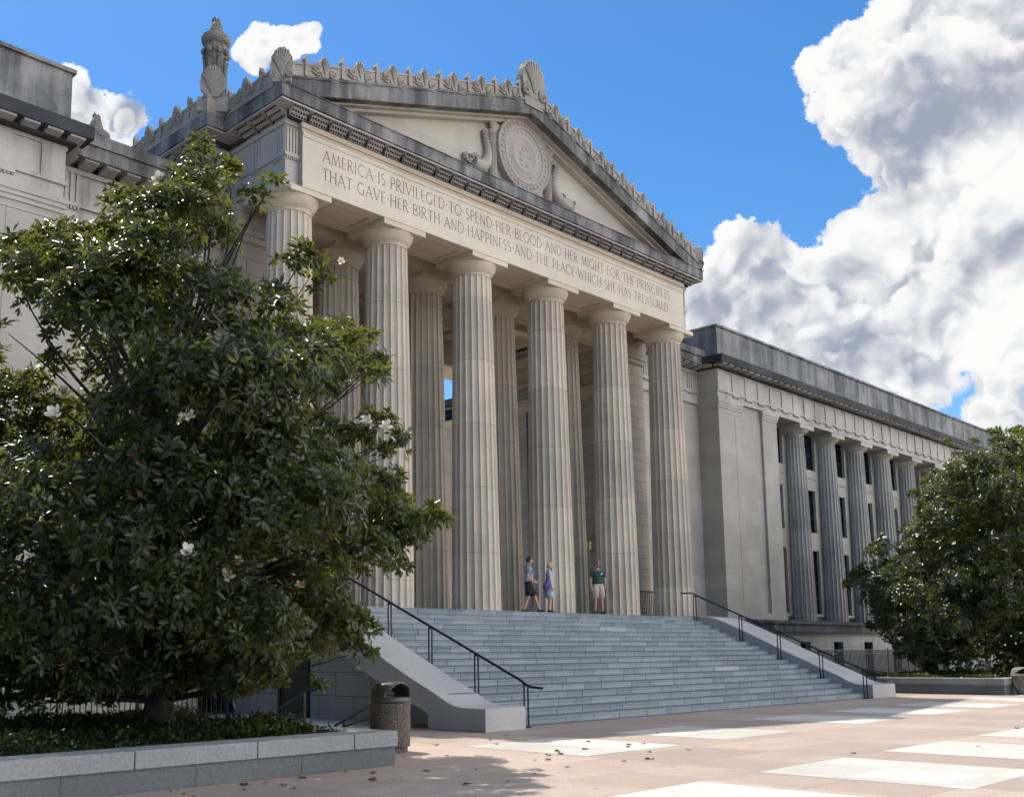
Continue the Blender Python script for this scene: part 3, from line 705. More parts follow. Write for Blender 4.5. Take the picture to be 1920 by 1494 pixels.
    build('link_corona',MB().box(X(10.66),X(x0-.2),1.66,10,14.56,14.93).box(X(10.66),X(x0-.2),1.60,10,14.93,15.26),MT['corona'],w,bevel=.012)
    return w
MT['plinth']=stone('blackened plinth stone',(.12,.125,.135),.3,stain=.9,streak=.9,streak_col=(.02,.022,.03),grain=.3)
wing(1,56.6,8,'long right wing of the building with engaged columns and tall dark windows')
wing(-1,30,0,'left wing of the building, its corner rising behind the near magnolia',False)
# building across the open court, seen between the columns
cb=thing('court_building',(14,12,0),'sunlit stone wing across the inner court, a sliver between two columns','building')
build('wall',MB().box(13.9,20,11.5,60,0,13.9).box(13.82,20,11.5,60,8.2,8.32),MT['warm'],cb)
build('cornice',MB().box(13.7,20,11.5,60,13.9,14.1).box(13.55,20,11.5,60,14.1,14.22),MT['lime'],cb)
build('attic_storey',MB().box(14.05,20,11.5,60,14.22,15.1),MT['frieze'],cb)
build('eave',MB().box(13.6,20,11.5,60,15.1,15.45),MT['black'],cb)
for y in (16.6,18.6,20.6,22.6): build('window',MB().box(14.02,14.05,y,y+.9,14.3,15.0),MT['glass'],cb)
# fence in front of the right basement
fe=thing('area_fence',(22,0,0),'black iron railing in front of the right wing basement windows','fence')
for i in range(8):
    xa=16.2+i*2.6; mb=MB().box(xa,xa+2.56,-.02,.02,1.56,1.6).box(xa,xa+2.56,-.015,.015,1.40,1.43).box(xa,xa+2.56,-.015,.015,.42,.45)
    for k in range(18): mb.box(xa+.07+k*.142,xa+.102+k*.142,-.015,.015,.42,1.56)
    build('fence_panel',mb,MT['iron'],fe); build('post',MB().box(xa-.06,xa-.01,-.03,.03,.3,1.66),MT['iron'],fe)
build('kerb',MB().box(16.0,37.2,-.2,.2,0,.42),MT['planter'],fe)
fe=thing('area_fence',(-15,-.4,0),'black iron railing by the left basement wall under the magnolia','fence')
mb=MB().box(-16.2,-11.2,-.02,.02,1.10,1.14).box(-16.2,-11.2,-.015,.015,.12,.15)
for k in range(36): mb.box(-16.15+k*.14,-16.13+k*.14,-.011,.011,.12,1.1)
build('fence_panel',mb,MT['iron'],fe)
for x in (-16.25,-13.7,-11.2): build('post',MB().box(x-.03,x+.03,-.03,.03,0,1.2),MT['iron'],fe)
# ------------------------------------------------------------------ ground
def plaza_mat():
    m,N,b=new_mat('pink granite paving'); P=N.n('ShaderNodeNewGeometry').outputs['Position']
    sx=N.n('ShaderNodeSeparateXYZ'); N.set(sx.inputs[0],P)
    def cell(px,py,ox,oy):
        c=N.n('ShaderNodeCombineXYZ'); N.set(c.inputs[0],N.math('FLOOR',N.math('DIVIDE',N.math('ADD',sx.outputs[0],ox),px))); N.set(c.inputs[1],N.math('FLOOR',N.math('DIVIDE',N.math('ADD',sx.outputs[1],oy),py)))
        w=N.n('ShaderNodeTexWhiteNoise'); w.noise_dimensions='2D'; N.set(w.inputs[0],c.outputs[0]); return w.outputs[0]
    col=N.mix(N.ramp(cell(1.3,1.3,.15,.35),0,1),(.36,.28,.225,1),(.455,.365,.295,1))
    col=N.mix(N.math('MULTIPLY',cell(2.6,3.9,.15,.1),.38),col,(.235,.185,.16,1))
    n=N.noise(P,.8,7,.65,.3); col=N.mix(N.math('MULTIPLY',N.ramp(n,.45,.72),.35),col,(.22,.18,.165,1))
    g=N.noise(P,42,3,.7); col=N.mix(N.math('MULTIPLY',N.ramp(g,.42,.60),.5),col,(.17,.125,.11,1))
    fx=N.math('FRACT',N.math('DIVIDE',N.math('ADD',sx.outputs[0],.15),1.3)); fy=N.math('FRACT',N.math('DIVIDE',N.math('ADD',sx.outputs[1],.35),1.3))
    j=N.math('MAXIMUM',N.math('LESS_THAN',fx,.010),N.math('LESS_THAN',fy,.010)); col=N.mix(N.math('MULTIPLY',j,.6),col,(.10,.08,.075,1))
    gum=N.n('ShaderNodeTexVoronoi'); N.set(gum.inputs['Vector'],P); gum.inputs['Scale'].default_value=1.1; gum.inputs['Randomness'].default_value=1.; col=N.mix(N.math('MULTIPLY',N.ramp(gum.outputs['Distance'],.07,.035),.6),col,(.10,.085,.08,1))
    sw=N.noise(N.scale(P,(.35,1.3,1.)),1.2,6,.7); col=N.mix(N.math('MULTIPLY',N.ramp(sw,.52,.75),.35),col,(.17,.14,.125,1))
    N.set(b.inputs['Base Color'],col); b.inputs['Roughness'].default_value=.75
    bp=N.n('ShaderNodeBump'); bp.inputs['Strength'].default_value=.2; bp.inputs['Distance'].default_value=.01; N.set(bp.inputs['Height'],N.noise(P,40,4,.6)); N.set(b.inputs['Normal'],bp.outputs[0])
    return m
def white_mat():
    m,N,b=new_mat('white granite paving'); P=N.n('ShaderNodeNewGeometry').outputs['Position']
    sx=N.n('ShaderNodeSeparateXYZ'); N.set(sx.inputs[0],P)
    c=N.n('ShaderNodeCombineXYZ'); N.set(c.inputs[0],N.math('FLOOR',N.math('DIVIDE',N.math('ADD',sx.outputs[0],.25),1.28))); N.set(c.inputs[1],N.math('FLOOR',N.math('DIVIDE',N.math('ADD',sx.outputs[1],.02),1.31)))
    w=N.n('ShaderNodeTexWhiteNoise'); w.noise_dimensions='2D'; N.set(w.inputs[0],c.outputs[0])
    col=N.mix(w.outputs[0],(.36,.345,.305,1),(.50,.475,.42,1))
    n=N.noise(P,1.1,7,.65,.3); col=N.mix(N.math('MULTIPLY',N.ramp(n,.5,.75),.3),col,(.42,.40,.37,1))
    fx=N.math('FRACT',N.math('DIVIDE',N.math('ADD',sx.outputs[0],.25),1.28)); fy=N.math('FRACT',N.math('DIVIDE',N.math('ADD',sx.outputs[1],.02),1.31))
    j=N.math('MAXIMUM',N.math('LESS_THAN',fx,.009),N.math('LESS_THAN',fy,.009)); col=N.mix(N.math('MULTIPLY',j,.6),col,(.17,.16,.15,1))
    sw=N.noise(N.scale(P,(.5,1.6,1.)),1.3,6,.7); col=N.mix(N.math('MULTIPLY',N.ramp(sw,.5,.75),.4),col,(.26,.25,.225,1))
    gum=N.n('ShaderNodeTexVoronoi'); N.set(gum.inputs['Vector'],P); gum.inputs['Scale'].default_value=1.3; col=N.mix(N.math('MULTIPLY',N.ramp(gum.outputs['Distance'],.06,.03),.5),col,(.15,.14,.13,1))
    g=N.noise(P,50,3,.65); col=N.mix(N.math('MULTIPLY',N.ramp(g,.45,.65),.12),col,(.4,.39,.37,1))
    N.set(b.inputs['Base Color'],col); b.inputs['Roughness'].default_value=.7; return m
structure(build('ground',MB().add([(-400,-400,-.06),(900,-400,-.06),(900,900,-.06),(-400,900,-.06)],[(0,1,2,3)]),plain('far ground',(.12,.13,.09),.9,scale=.05),None))
structure(build('plaza',MB().box(-60,60,-60,12,-.3,0),plaza_mat(),None))
wp=MB()
R2=[(-13.1,-10.5),(-9.0,-6.4),(-3.5,-.88),(.55,3.2),(4.6,7.25),(8.9,11.5),(13.0,15.6)]
R1=[(-17.25,-14.75),(-13.35,-10.75),(-9.4,-6.8),(-5.3,-2.7),(-1.4,1.2),(2.6,5.2)]
for a,b in R2: wp.box(a,b,-12.95,-10.35,-.05,.004)
for a,b in R1: wp.box(a,b,-18.7,-16.0,-.05,.004)
for a,b in R1: wp.box(a,b,-24.6,-22,-.05,.004)
structure(build('white_paving',wp,white_mat(),None))
structure(build('path',MB().box(-45,-9.7,-4.3,1.1,-.05,.004),stone('pale concrete path',(.50,.50,.48),.08,grain=.2),None))
structure(build('court_floor',MB().box(-14,13.9,11,70,2.0,2.86),stone('pale court paving',(.62,.55,.45),.06,grain=.1),None))
# ------------------------------------------------------------------ planters
def planter(name,x0,x1,y0,y1,zt,lab,jx):
    t=thing(name,((x0+x1)/2,(y0+y1)/2,0),lab,'planter'); cw=.55
    w=MB().box(x0,x1,y0,y0+.4,0,zt-.22).box(x0,x1,y1-.4,y1,0,zt-.22).box(x0,x0+.4,y0+.4,y1-.4,0,zt-.22).box(x1-.4,x1,y0+.4,y1-.4,0,zt-.22)
    build('wall',w,MT['planter'],t,bevel=.008)
    e=.03
    # coping stones
    xs=[x0-e]+jx+[x1+e]
    for a,b in zip(xs[:-1],xs[1:]): build('coping',MB().box(a+.006,b-.006,y0-e,y0+cw,zt-.22,zt),MT['coping'],t,bevel=.012)
    for yy in (y1-cw,): build('coping',MB().box(x0-e,x1+e,yy,y1+e,zt-.22,zt),MT['coping'],t,bevel=.012)
    n=max(1,int((y1-y0-2*cw)/2.2)); d=(y1-y0-2*cw)/n
    for xx in (x0-e,x1+e-cw):
        for k in range(n): build('coping',MB().box(xx,xx+cw,y0+cw+k*d+.006,y0+cw+(k+1)*d-.006,zt-.22,zt),MT['coping'],t,bevel=.012)
    jm=MB()
    for q in jx: jm.box(q-.9,q-.892,y0-.002,y0,0.02,zt-.23)
    if jx: build('wall_joint',jm,MT['iron'],t)
    build('soil',MB().box(x0+.4,x1-.4,y0+.4,y1-.4,.1,zt-.06),plain('mulch',(.035,.025,.018),.95,scale=14,bump=.6),t)
    return t
planter('planter',-34,-15.92,-11.66,-5.0,.49,'granite walled planter under the near magnolia at the left',[-32.0,-29.6,-27.2,-24.8,-22.6,-20.1,-18.35,-16.72])
planter('planter',13.2,30,-10.62,-3.2,.57,'granite walled planter under the far magnolia at the right',[15.6,18.0,20.4,22.8,25.2,27.6])
# ------------------------------------------------------------------ bins
def agg(name,base,dk,lt):
    m,N,b=new_mat(name); P=N.n('ShaderNodeTexCoord').outputs['Object']
    v=N.n('ShaderNodeTexVoronoi'); N.set(v.inputs['Vector'],P); v.inputs['Scale'].default_value=85
    s_=N.n('ShaderNodeSeparateColor'); N.set(s_.inputs[0],v.outputs['Color'])
    col=N.mix(N.ramp(s_.outputs[0],.2,.8),c4(dk),c4(lt)); col=N.mix(N.ramp(v.outputs['Distance'],.35,.6),col,c4(tuple(x*.4 for x in base)))
    n=N.noise(P,3,6,.6); col=N.mix(N.math('MULTIPLY',N.ramp(n,.45,.7),.4),col,c4(tuple(x*.5 for x in base)))
    N.set(b.inputs['Base Color'],col); b.inputs['Roughness'].default_value=.85
    bp=N.n('ShaderNodeBump'); bp.inputs['Strength'].default_value=.7; bp.inputs['Distance'].default_value=.012; bp.invert=True; N.set(bp.inputs['Height'],v.outputs['Distance']); N.set(b.inputs['Normal'],bp.outputs[0]); return m
MT['agg1']=agg('dark exposed aggregate',(.15,.125,.10),(.07,.055,.045),(.30,.25,.20))
MT['agg2']=agg('pale exposed aggregate',(.34,.29,.23),(.26,.22,.17),(.46,.40,.32))
MT['lid']=plain('brown bin hood plastic',(.045,.038,.032),.4,spec=.5)
def bin_(loc,lab,rb,rt,hb,mat,rz,hoodmat,hh):
    t=thing('litter_bin',loc,lab,'litter bin')
    build('body',MB().lathe([(rb*.88,0),(rb*.88,.09),(rb,.10),(rb*1.0,.13),(rt,hb),(rt*.9,hb)],loc[0],loc[1],40),mat,t,auto=35)
    build('collar',MB().lathe([(rt*1.02,hb-.06),(rt*1.04,hb-.03),(rt*1.03,hb+.03),(rt*.94,hb+.035)],loc[0],loc[1],40),hoodmat,t,smooth=True)
    # hood: dome with two arched openings
    n,mr=88,26; vs=[];fs=[]
    for i in range(mr+1):
        ph=math.pi/2*i/mr
        for k in range(n):
            a=2*math.pi*k/n; r=rt*(math.cos(ph)**.36 if i<mr else .02); vs.append((loc[0]+r*math.cos(a+rz),loc[1]+r*math.sin(a+rz),hb+.03+hh*math.sin(ph)))
    for i in range(mr):
        for k in range(n):
            am=2*math.pi*(k+.5)/n; c=math.cos(am); zz=math.sin(math.pi/2*(i+.5)/mr)
            if abs(c)>.45 and (zz/.90)**2+(math.sqrt(1-c*c)/.86)**2<1.0 : continue
            fs.append((i*n+k,i*n+(k+1)%n,(i+1)*n+(k+1)%n,(i+1)*n+k))
    o=build('hood',MB().add(vs,fs),hoodmat,t,smooth=True); sd=o.modifiers.new('thickness','SOLIDIFY'); sd.thickness=.02
    build('liner',MB().lathe([(rt*.9,hb-.02),(rt*.9,hb+.04),(rt*.88,hb+.045),(rt*.86,hb-.1),(.02,hb-.12)],loc[0],loc[1],30,cap=False),MT['iron'],t)
    return t
bin_((-14.60,-10.06,0),'dark speckled round bin with brown hood beside the left planter',.335,.345,.86,MT['agg1'],math.radians(-88),MT['lid'],.26)
bin_((14.12,-11.0,0),'pale tapered litter bin with arched hood at the right picture edge',.30,.40,.68,MT['agg2'],math.radians(-142),MT['agg2'],.24)
# ------------------------------------------------------------------ trees
def leaf_mat(name,top,top2,under,rough=.28,var_old=.04):
    m,N,b=new_mat(name)
    at=N.n('ShaderNodeAttribute'); at.attribute_name='tone'
    col=N.mix(N.ramp(at.outputs['Fac'],.1,.75),c4(top),c4(top2))
    col=N.mix(N.math('MULTIPLY',N.math('GREATER_THAN',at.outputs['Fac'],1-var_old),.9),col,(.20,.105,.03,1))
    geo=N.n('ShaderNodeNewGeometry'); col=N.mix(geo.outputs['Backfacing'],col,c4(under))
    N.set(b.inputs['Base Color'],col); b.inputs['Roughness'].default_value=rough; b.inputs['Specular IOR Level'].default_value=.42
    nt=m.node_tree; tr=N.n('ShaderNodeBsdfTranslucent'); N.set(tr.inputs[0],N.mix(.5,col,(.34,.36,.05,1)))
    ms=N.n('ShaderNodeMixShader'); ms.inputs[0].default_value=.33; out=[n for n in nt.nodes if n.type=='OUTPUT_MATERIAL'][0]
    nt.links.new(b.outputs[0],ms.inputs[1]); nt.links.new(tr.outputs[0],ms.inputs[2]); nt.links.new(ms.outputs[0],out.inputs[0])
    return m
MT['leaf']=leaf_mat('magnolia leaf',(.014,.036,.010),(.095,.118,.023),(.034,.045,.015))
MT['bedleaf']=leaf_mat('dark ground cover leaf',(.008,.018,.006),(.026,.042,.012),(.018,.024,.01))
MT['leaf2']=leaf_mat('far tree leaf',(.05,.11,.015),(.14,.24,.05),(.10,.15,.05),.45)
MT['bark']=plain('grey brown bark',(.026,.022,.019),.9,var=.4,scale=9,bump=.8)
MT['petal']=plain('cream magnolia petal',(.85,.82,.70),.5,var=.05)
MT['petal2']=plain('browned magnolia petal',(.42,.34,.21),.6,var=.25,scale=12)
def leaves_mesh(name,pos,axis,L,W,off,per=9,spread=(.75,1.5),size_var=.25,lift=.18):
    """rosettes of pointed leaves: pos (n,3), axis (n,3) unit"""
    n=len(pos); m=n*per
    P=np.repeat(pos,per,0); A=np.repeat(axis,per,0)
    ref=np.where(np.abs(A[:,2:3])<.9,np.array([[0,0,1.]]),np.array([[1.,0,0]]))
    U=np.cross(A,ref); U/=np.linalg.norm(U,axis=1,keepdims=True); V=np.cross(A,U)
    ph=np.tile(np.arange(per)*2.39996,n)+np.repeat(rng.uniform(0,6.28,n),per)
    th=rng.uniform(spread[0],spread[1],m)
    rad=U*np.cos(ph)[:,None]+V*np.sin(ph)[:,None]
    d=A*np.cos(th)[:,None]+rad*np.sin(th)[:,None]
    d[:,2]-=rng.uniform(0,.35,m); d/=np.linalg.norm(d,axis=1,keepdims=True)
    nr=A-d*np.sum(A*d,1,keepdims=True)+rng.normal(0,.25,(m,3)); nr/=np.linalg.norm(nr,axis=1,keepdims=True)
    s=np.cross(d,nr); s/=np.linalg.norm(s,axis=1,keepdims=True); nr=np.cross(s,d)
    l=L*(1+rng.uniform(-size_var,size_var,m))[:,None]; w=W*(1+rng.uniform(-size_var,size_var,m))[:,None]
    b0=P+d*.03+rng.normal(0,.02,(m,3)); curl=rng.uniform(.02,.22,m)[:,None]
    pts=[b0, b0+d*l*.30+s*w*.40+nr*w*lift, b0+d*l*.66+s*w*.46+nr*(w*lift-l*curl*.4), b0+d*l-nr*l*curl, b0+d*l*.66-s*w*.46+nr*(w*lift-l*curl*.4), b0+d*l*.30-s*w*.40+nr*w*lift, b0+d*l*.5-nr*l*curl*.2]
    co=np.stack(pts,1).reshape(-1,3)-np.array(off)
    base=np.arange(m)*7
    q=np.concatenate([np.stack([base,base+6,base+2,base+1],1),np.stack([base,base+5,base+4,base+6],1)])
    t=np.concatenate([np.stack([base+6,base+3,base+2],1),np.stack([base+6,base+4,base+3],1)])
    me=bpy.data.meshes.new(name); nv=len(co)
    me.vertices.add(nv); me.vertices.foreach_set('co',co.astype(np.float32).ravel())
    loops=np.concatenate([q.ravel(),t.ravel()]); me.loops.add(len(loops)); me.loops.foreach_set('vertex_index',loops.astype(np.int32))
    npol=len(q)+len(t); ls=np.concatenate([np.arange(len(q))*4,len(q)*4+np.arange(len(t))*3]); me.polygons.add(npol); me.polygons.foreach_set('loop_start',ls.astype(np.int32))
    me.update(calc_edges=True)
    tone=np.clip(np.repeat(rng.beta(2,3,n),per)*.6+rng.uniform(0,.4,m),0,1); old=rng.uniform(0,1,m)>.985; tone[old]=.99; tone[~old]=np.clip(tone[~old],0,.94)
    a=me.attributes.new('tone','FLOAT','POINT'); a.data.foreach_set('value',np.repeat(tone,7).astype(np.float32))
    me.polygons.foreach_set('use_smooth',[True]*npol)
    return me
def inside(poly,x,y):
    r=np.zeros(len(x),bool); j=len(poly)-1
    for i in range(len(poly)):
        xi,yi=poly[i]; xj,yj=poly[j]
        c=((yi>y)!=(yj>y))&(x<(xj-xi)*(y-yi)/(yj-yi+1e-9)+xi); r^=c; j=i
    return r
def edge_dist(poly,x,y):
    d=np.full(len(x),1e9)
    for i in range(len(poly)):
        a=np.array(poly[i-1],float); b=np.array(poly[i],float); ab=b-a
        t=np.clip(((x-a[0])*ab[0]+(y-a[1])*ab[1])/(ab@ab),0,1); d=np.minimum(d,np.hypot(x-a[0]-t*ab[0],y-a[1]-t*ab[1]))
    return d
def lump(p,sc,seed):
    """cheap smooth 3D noise"""
    r=np.random.default_rng(seed); o=np.zeros(len(p))
    for k in range(9):
        f=r.normal(0,1,3)*sc; o+=np.sin(p@f+r.uniform(0,6.28))
    return o/3
def crown_points(poly,centre,thick,n,seed,gap,floor=.35,R=260.,sc=1.5):
    """points filling a crown that has the outline poly from the front and a rounded depth `thick` about its centre"""
    out=[]; c=np.array(centre); dc=(c-CAM)@FW
    xs=[p[0] for p in poly]; ys=[p[1] for p in poly]
    while sum(map(len,out))<n:
        k=n*2; u=rng.uniform(min(xs),max(xs),k); v=rng.uniform(min(ys),max(ys),k)
        ok=inside(poly,u,v); u,v=u[ok],v[ok]
        e=np.clip(edge_dist(poly,u,v)/R,0,1); half=thick*np.sqrt(1-(1-e)**2)+.12
        s=rng.uniform(-1,1,len(u)); s=np.sign(s)*np.abs(s)**.55
        z=dc+s*half
        ray=FW[None]+RT[None]*((u-PPX)/FOC)[:,None]-UP[None]*((v-PPY)/FOC)[:,None]
        p=CAM+ray*z[:,None]
        g=lump(p,sc,seed)+.5*lump(p,sc*2.3,seed+1)
        ok=(g>gap)&(p[:,2]>floor); out.append(p[ok])
    return np.concatenate(out)[:n]
def clumped(poly,centre,thick,nc,per,seed,R,rmax,floor,flat=.7,extra=()):
    """boughs: small heaps of rosettes, mostly on their upper and outer sides"""
    c=np.array(centre); cs=crown_points(poly,centre,thick,nc,seed,-.55,floor+.1,R,1.1)
    r=np.random.default_rng(seed+9)
    # room left between each heap and the outline, measured at the heap's own distance
    q=cs-CAM; z=q@FW; u=PPX+FOC*(q@RT)/z; v=PPY-FOC*(q@UP)/z
    e=edge_dist(poly,u,v)/FOC*z
    rad=np.clip(np.minimum(e*.9,rmax*r.uniform(.55,1.05,nc)),.12,rmax)
    if extra:
        dc=(c-CAM)@FW; cs=np.concatenate([cs,np.array([CAM+sight(u_,v_)*(dc-o_) for u_,v_,r_,o_ in extra])]); rad=np.concatenate([rad,[x[2] for x in extra]]); nc+=len(extra)
    out=[];ax=[]
    for k in range(nc):
        n=max(5,int(per*(rad[k]/rmax)**1.7)); o=cs[k]-c; o[2]*=.5; o=o/(np.linalg.norm(o)+1e-6); w=o*.5+np.array([0,0,.75])
        d=r.normal(0,1,(n,3)); d/=np.linalg.norm(d,axis=1,keepdims=True); d=d+w*.75; d/=np.linalg.norm(d,axis=1,keepdims=True)
        rr=rad[k]*r.uniform(.45,1.08,n)[:,None]
        p=d*rr*np.array([1.15,1.15,flat]); out.append(cs[k]+p)
        a=d*.8+np.array([0,0,.45])+o*.2+r.normal(0,.3,(n,3)); ax.append(a/np.linalg.norm(a,axis=1,keepdims=True))
    return cs,np.concatenate(out),np.concatenate(ax)
def limb(mb,p0,p1,r0,r1,bend=.3,n=6):
    p0=Vector(p0);p1=Vector(p1); d=(p1-p0); off=Vector((random.uniform(-1,1),random.uniform(-1,1),random.uniform(-.2,.6)))*bend
    pts=[p0+d*(i/n)+off*math.sin(math.pi*i/n) for i in range(n+1)]; mb.tube(pts,[r0+(r1-r0)*i/n for i in range(n+1)],8); return pts
def tree(name,base,lab,poly,centre,thick,n,L,W,seed,gap,h,twigs=150,grp=None,blooms=(),per=9,mat='leaf',floor=.35,R=260.,sc=1.5,extra=()):
    t=thing(name,base,lab,'tree',grp)
    cs,pts,ax=clumped(poly,centre,thick,n,gap,seed,R,sc,floor,extra=extra)
    ok=pts[:,2]>floor*.8; pts=pts[ok]; ax=ax[ok]
    link('crown',leaves_mesh('crown',pts,ax,L,W,base,per),MT[mat],t)
    mb=MB(); B=Vector(base); mb.tube([B+Vector((0,0,-.1)),B+Vector((.03,0,.5)),B+Vector((0,.05,h*.3)),B+Vector((.1,.1,h*.6)),B+Vector((.05,.1,h*.92))],[.30,.21,.17,.10,.03],12)
    r=np.random.default_rng(seed+5); idx=r.choice(len(cs),min(twigs,len(cs)),replace=False)
    idx=list(idx)+list(range(len(cs)-len(extra),len(cs)))
    for i in idx:
        q=Vector(cs[i]); z0=min(max(.8,q.z*.62-.1),h*.8)-0; s0=B+Vector((.04,.06,max(.5,z0-B.z)))
        limb(mb,s0,s0.lerp(q,.97),.028+.03*(1-z0/h),.006,.3)
    build('trunk',mb,MT['bark'],t,smooth=True)
    for (u,v,d,sz,kind) in blooms:
        dc=(np.array(centre)-CAM)@FW; ray=sight(u,v); p=CAM+ray*(dc-d)
        f=MB(); pa=Vector(-ray).normalized()+Vector((random.uniform(-.5,.5),random.uniform(-.5,.5),.6)); pa.normalize()
        uu=pa.orthogonal().normalized(); vv=pa.cross(uu)
        for k in range(9):
            a=k*2.4; th=.45+.11*k; dd=(pa*math.cos(th)+(uu*math.cos(a)+vv*math.sin(a))*math.sin(th)); ss=dd.cross(pa).normalized(); nn=ss.cross(dd)
            P0=Vector(p); s2=sz*(1 if kind else .9)
            f.add([P0,P0+dd*s2*.45+ss*s2*.28+nn*s2*.1,P0+dd*s2*.85+ss*s2*.22+nn*s2*.2,P0+dd*s2+nn*s2*.26,P0+dd*s2*.85-ss*s2*.22+nn*s2*.2,P0+dd*s2*.45-ss*s2*.28+nn*s2*.1],[(0,1,2,3),(0,3,4,5)])
        build('blossom',f,MT['petal'] if kind else MT['petal2'],t,smooth=True)
    return t,pts
LEFT=[(382,250),(398,285),(390,305),(438,318),(455,350),(479,361),(519,331),(512,350),(495,378),(512,402),(519,430),(495,447),(469,440),(449,485),(462,530),(505,472),(567,457),(600,510),(580,547),(555,562),(620,571),(677,597),(660,621),(677,638),(714,684),(724,721),(707,738),(670,735),(650,722),(600,755),(650,785),(704,775),(734,781),(741,808),(761,832),(747,858),(715,860),(757,885),(745,905),(797,951),(837,973),(815,1002),(786,1017),(790,1046),(760,1068),(713,1068),(665,1064),(655,1110),(676,1138),(695,1160),(708,1195),(691,1226),(662,1261),(625,1262),(600,1300),(560,1275),(500,1300),(450,1312),(380,1325),(300,1330),(220,1335),(150,1320),(90,1340),(40,1320),(-60,1330),(-190,1320),(-260,1200),(-300,1000),(-280,800),(-200,700),(-80,640),(0,600),(25,650),(90,655),(70,600),(40,570),(12,510),(-20,470),(0,440),(60,447),(110,422),(160,428),(205,388),(200,352),(235,342),(290,345),(330,320),(345,290),(366,300)]
tree('magnolia_tree',(-18.15,-8.75,.42),'large glossy magnolia with white blossoms filling the left foreground planter',LEFT,(-18.1,-8.8,4.6),3.1,460,.142,.056,21,64,9.6,130,
     blooms=[(300,341,1.2,.16,1),(352,1037,3.2,.15,1),(425,1082,3.2,.14,0),(447,1053,3.2,.10,0),(88,943,3.0,.13,1),(105,777,2.6,.15,1),(163,552,2.2,.13,1),(120,738,2.6,.13,0),(690,790,1.2,.12,1),(355,780,2.9,.11,1),(145,1105,3.0,.12,0),(565,1098,2.6,.10,0),(268,1068,3.1,.08,1),(725,800,1.0,.12,1),(415,345,.8,.13,1),(640,262+230,1.2,.08,1)],floor=.75,sc=.62,extra=[(745,1005,.34,.6),(780,985,.27,.6),(806,978,.20,.6),(826,976,.14,.6),(700,1020,.4,.5),(690,790,.22,.4),(718,792,.16,.4),(738,822,.2,.4),(735,850,.16,.4),(685,1180,.22,.8),(665,1225,.3,.8),(650,1160,.3,.8),(380,272,.14,.2),(384,300,.2,.2),(420,330,.25,.2),(508,345,.16,.2),(480,375,.24,.2),(700,690,.26,.3),(670,640,.26,.3),(570,480,.26,.3),(585,515,.28,.3),(540,500,.26,.3),(30,465,.26,.3),(80,450,.26,.3),(130,440,.28,.3)])
RIGHT=[(1764,822),(1790,838),(1778,871),(1732,894),(1725,916),(1702,920),(1699,937),(1721,957),(1695,980),(1650,1002),(1625,1018),(1620,1046),(1595,1073),(1583,1106),(1625,1118),(1617,1133),(1643,1162),(1625,1170),(1657,1192),(1676,1218),(1700,1245),(1740,1268),(1800,1285),(1900,1285),(2000,1285),(2100,1250),(2160,1100),(2140,930),(2080,850),(2000,810),(1930,798),(1885,812),(1860,800),(1830,828),(1800,815)]
tree('magnolia_tree',(18.9,-6.1,.5),'dense broad magnolia in the right planter, before the far end of the wing',RIGHT,(19.5,-6.2,5.2),5.2,560,.185,.075,33,46,9.5,26,blooms=[(1888,1005,5,.12,1),(1790,1020,5,.1,1),(1745,1180,4.6,.14,1)],floor=.5,R=200.,sc=1.05)
FAR=[(1880,815),(1896,800),(1935,806),(1990,790),(2060,800),(2110,860),(2110,980),(1920,980),(1890,930),(1905,850)]
tree('deciduous_tree',(78,10,0),'light green tree top beyond the far end of the right wing',FAR,(78,10,14),6,60,.5,.3,44,40,17,10,mat='leaf2',R=120.,sc=2.6,floor=1)
# ground cover in the planters
def bed(name,x0,x1,y0,y1,z,n,lab,seed,hmax=.30):
    r=np.random.default_rng(seed); p=np.stack([r.uniform(x0,x1,n),r.uniform(y0,y1,n),np.zeros(n)],1)
    p[:,2]=z+np.clip(.5+.35*lump(p,1.3,seed),.1,1)*hmax*r.uniform(.3,1,n)
    ax=np.array([0,0,1.])+r.normal(0,.4,(n,3)); ax/=np.linalg.norm(ax,axis=1,keepdims=True)
    o=link(name,leaves_mesh(name,p,ax,.07,.045,((x0+x1)/2,(y0+y1)/2,z),6,(.6,1.6)),MT['bedleaf'],None,((x0+x1)/2,(y0+y1)/2,z)); return tag(o,lab,'ground cover',kind='stuff')
bed('ground_cover',-26,-16.45,-11.1,-5.55,.42,7000,'dark green ground cover under the near magnolia',51)
bed('ground_cover',13.8,27,-10,-3.8,.48,4000,'dark ground cover under the far magnolia',52,.2)
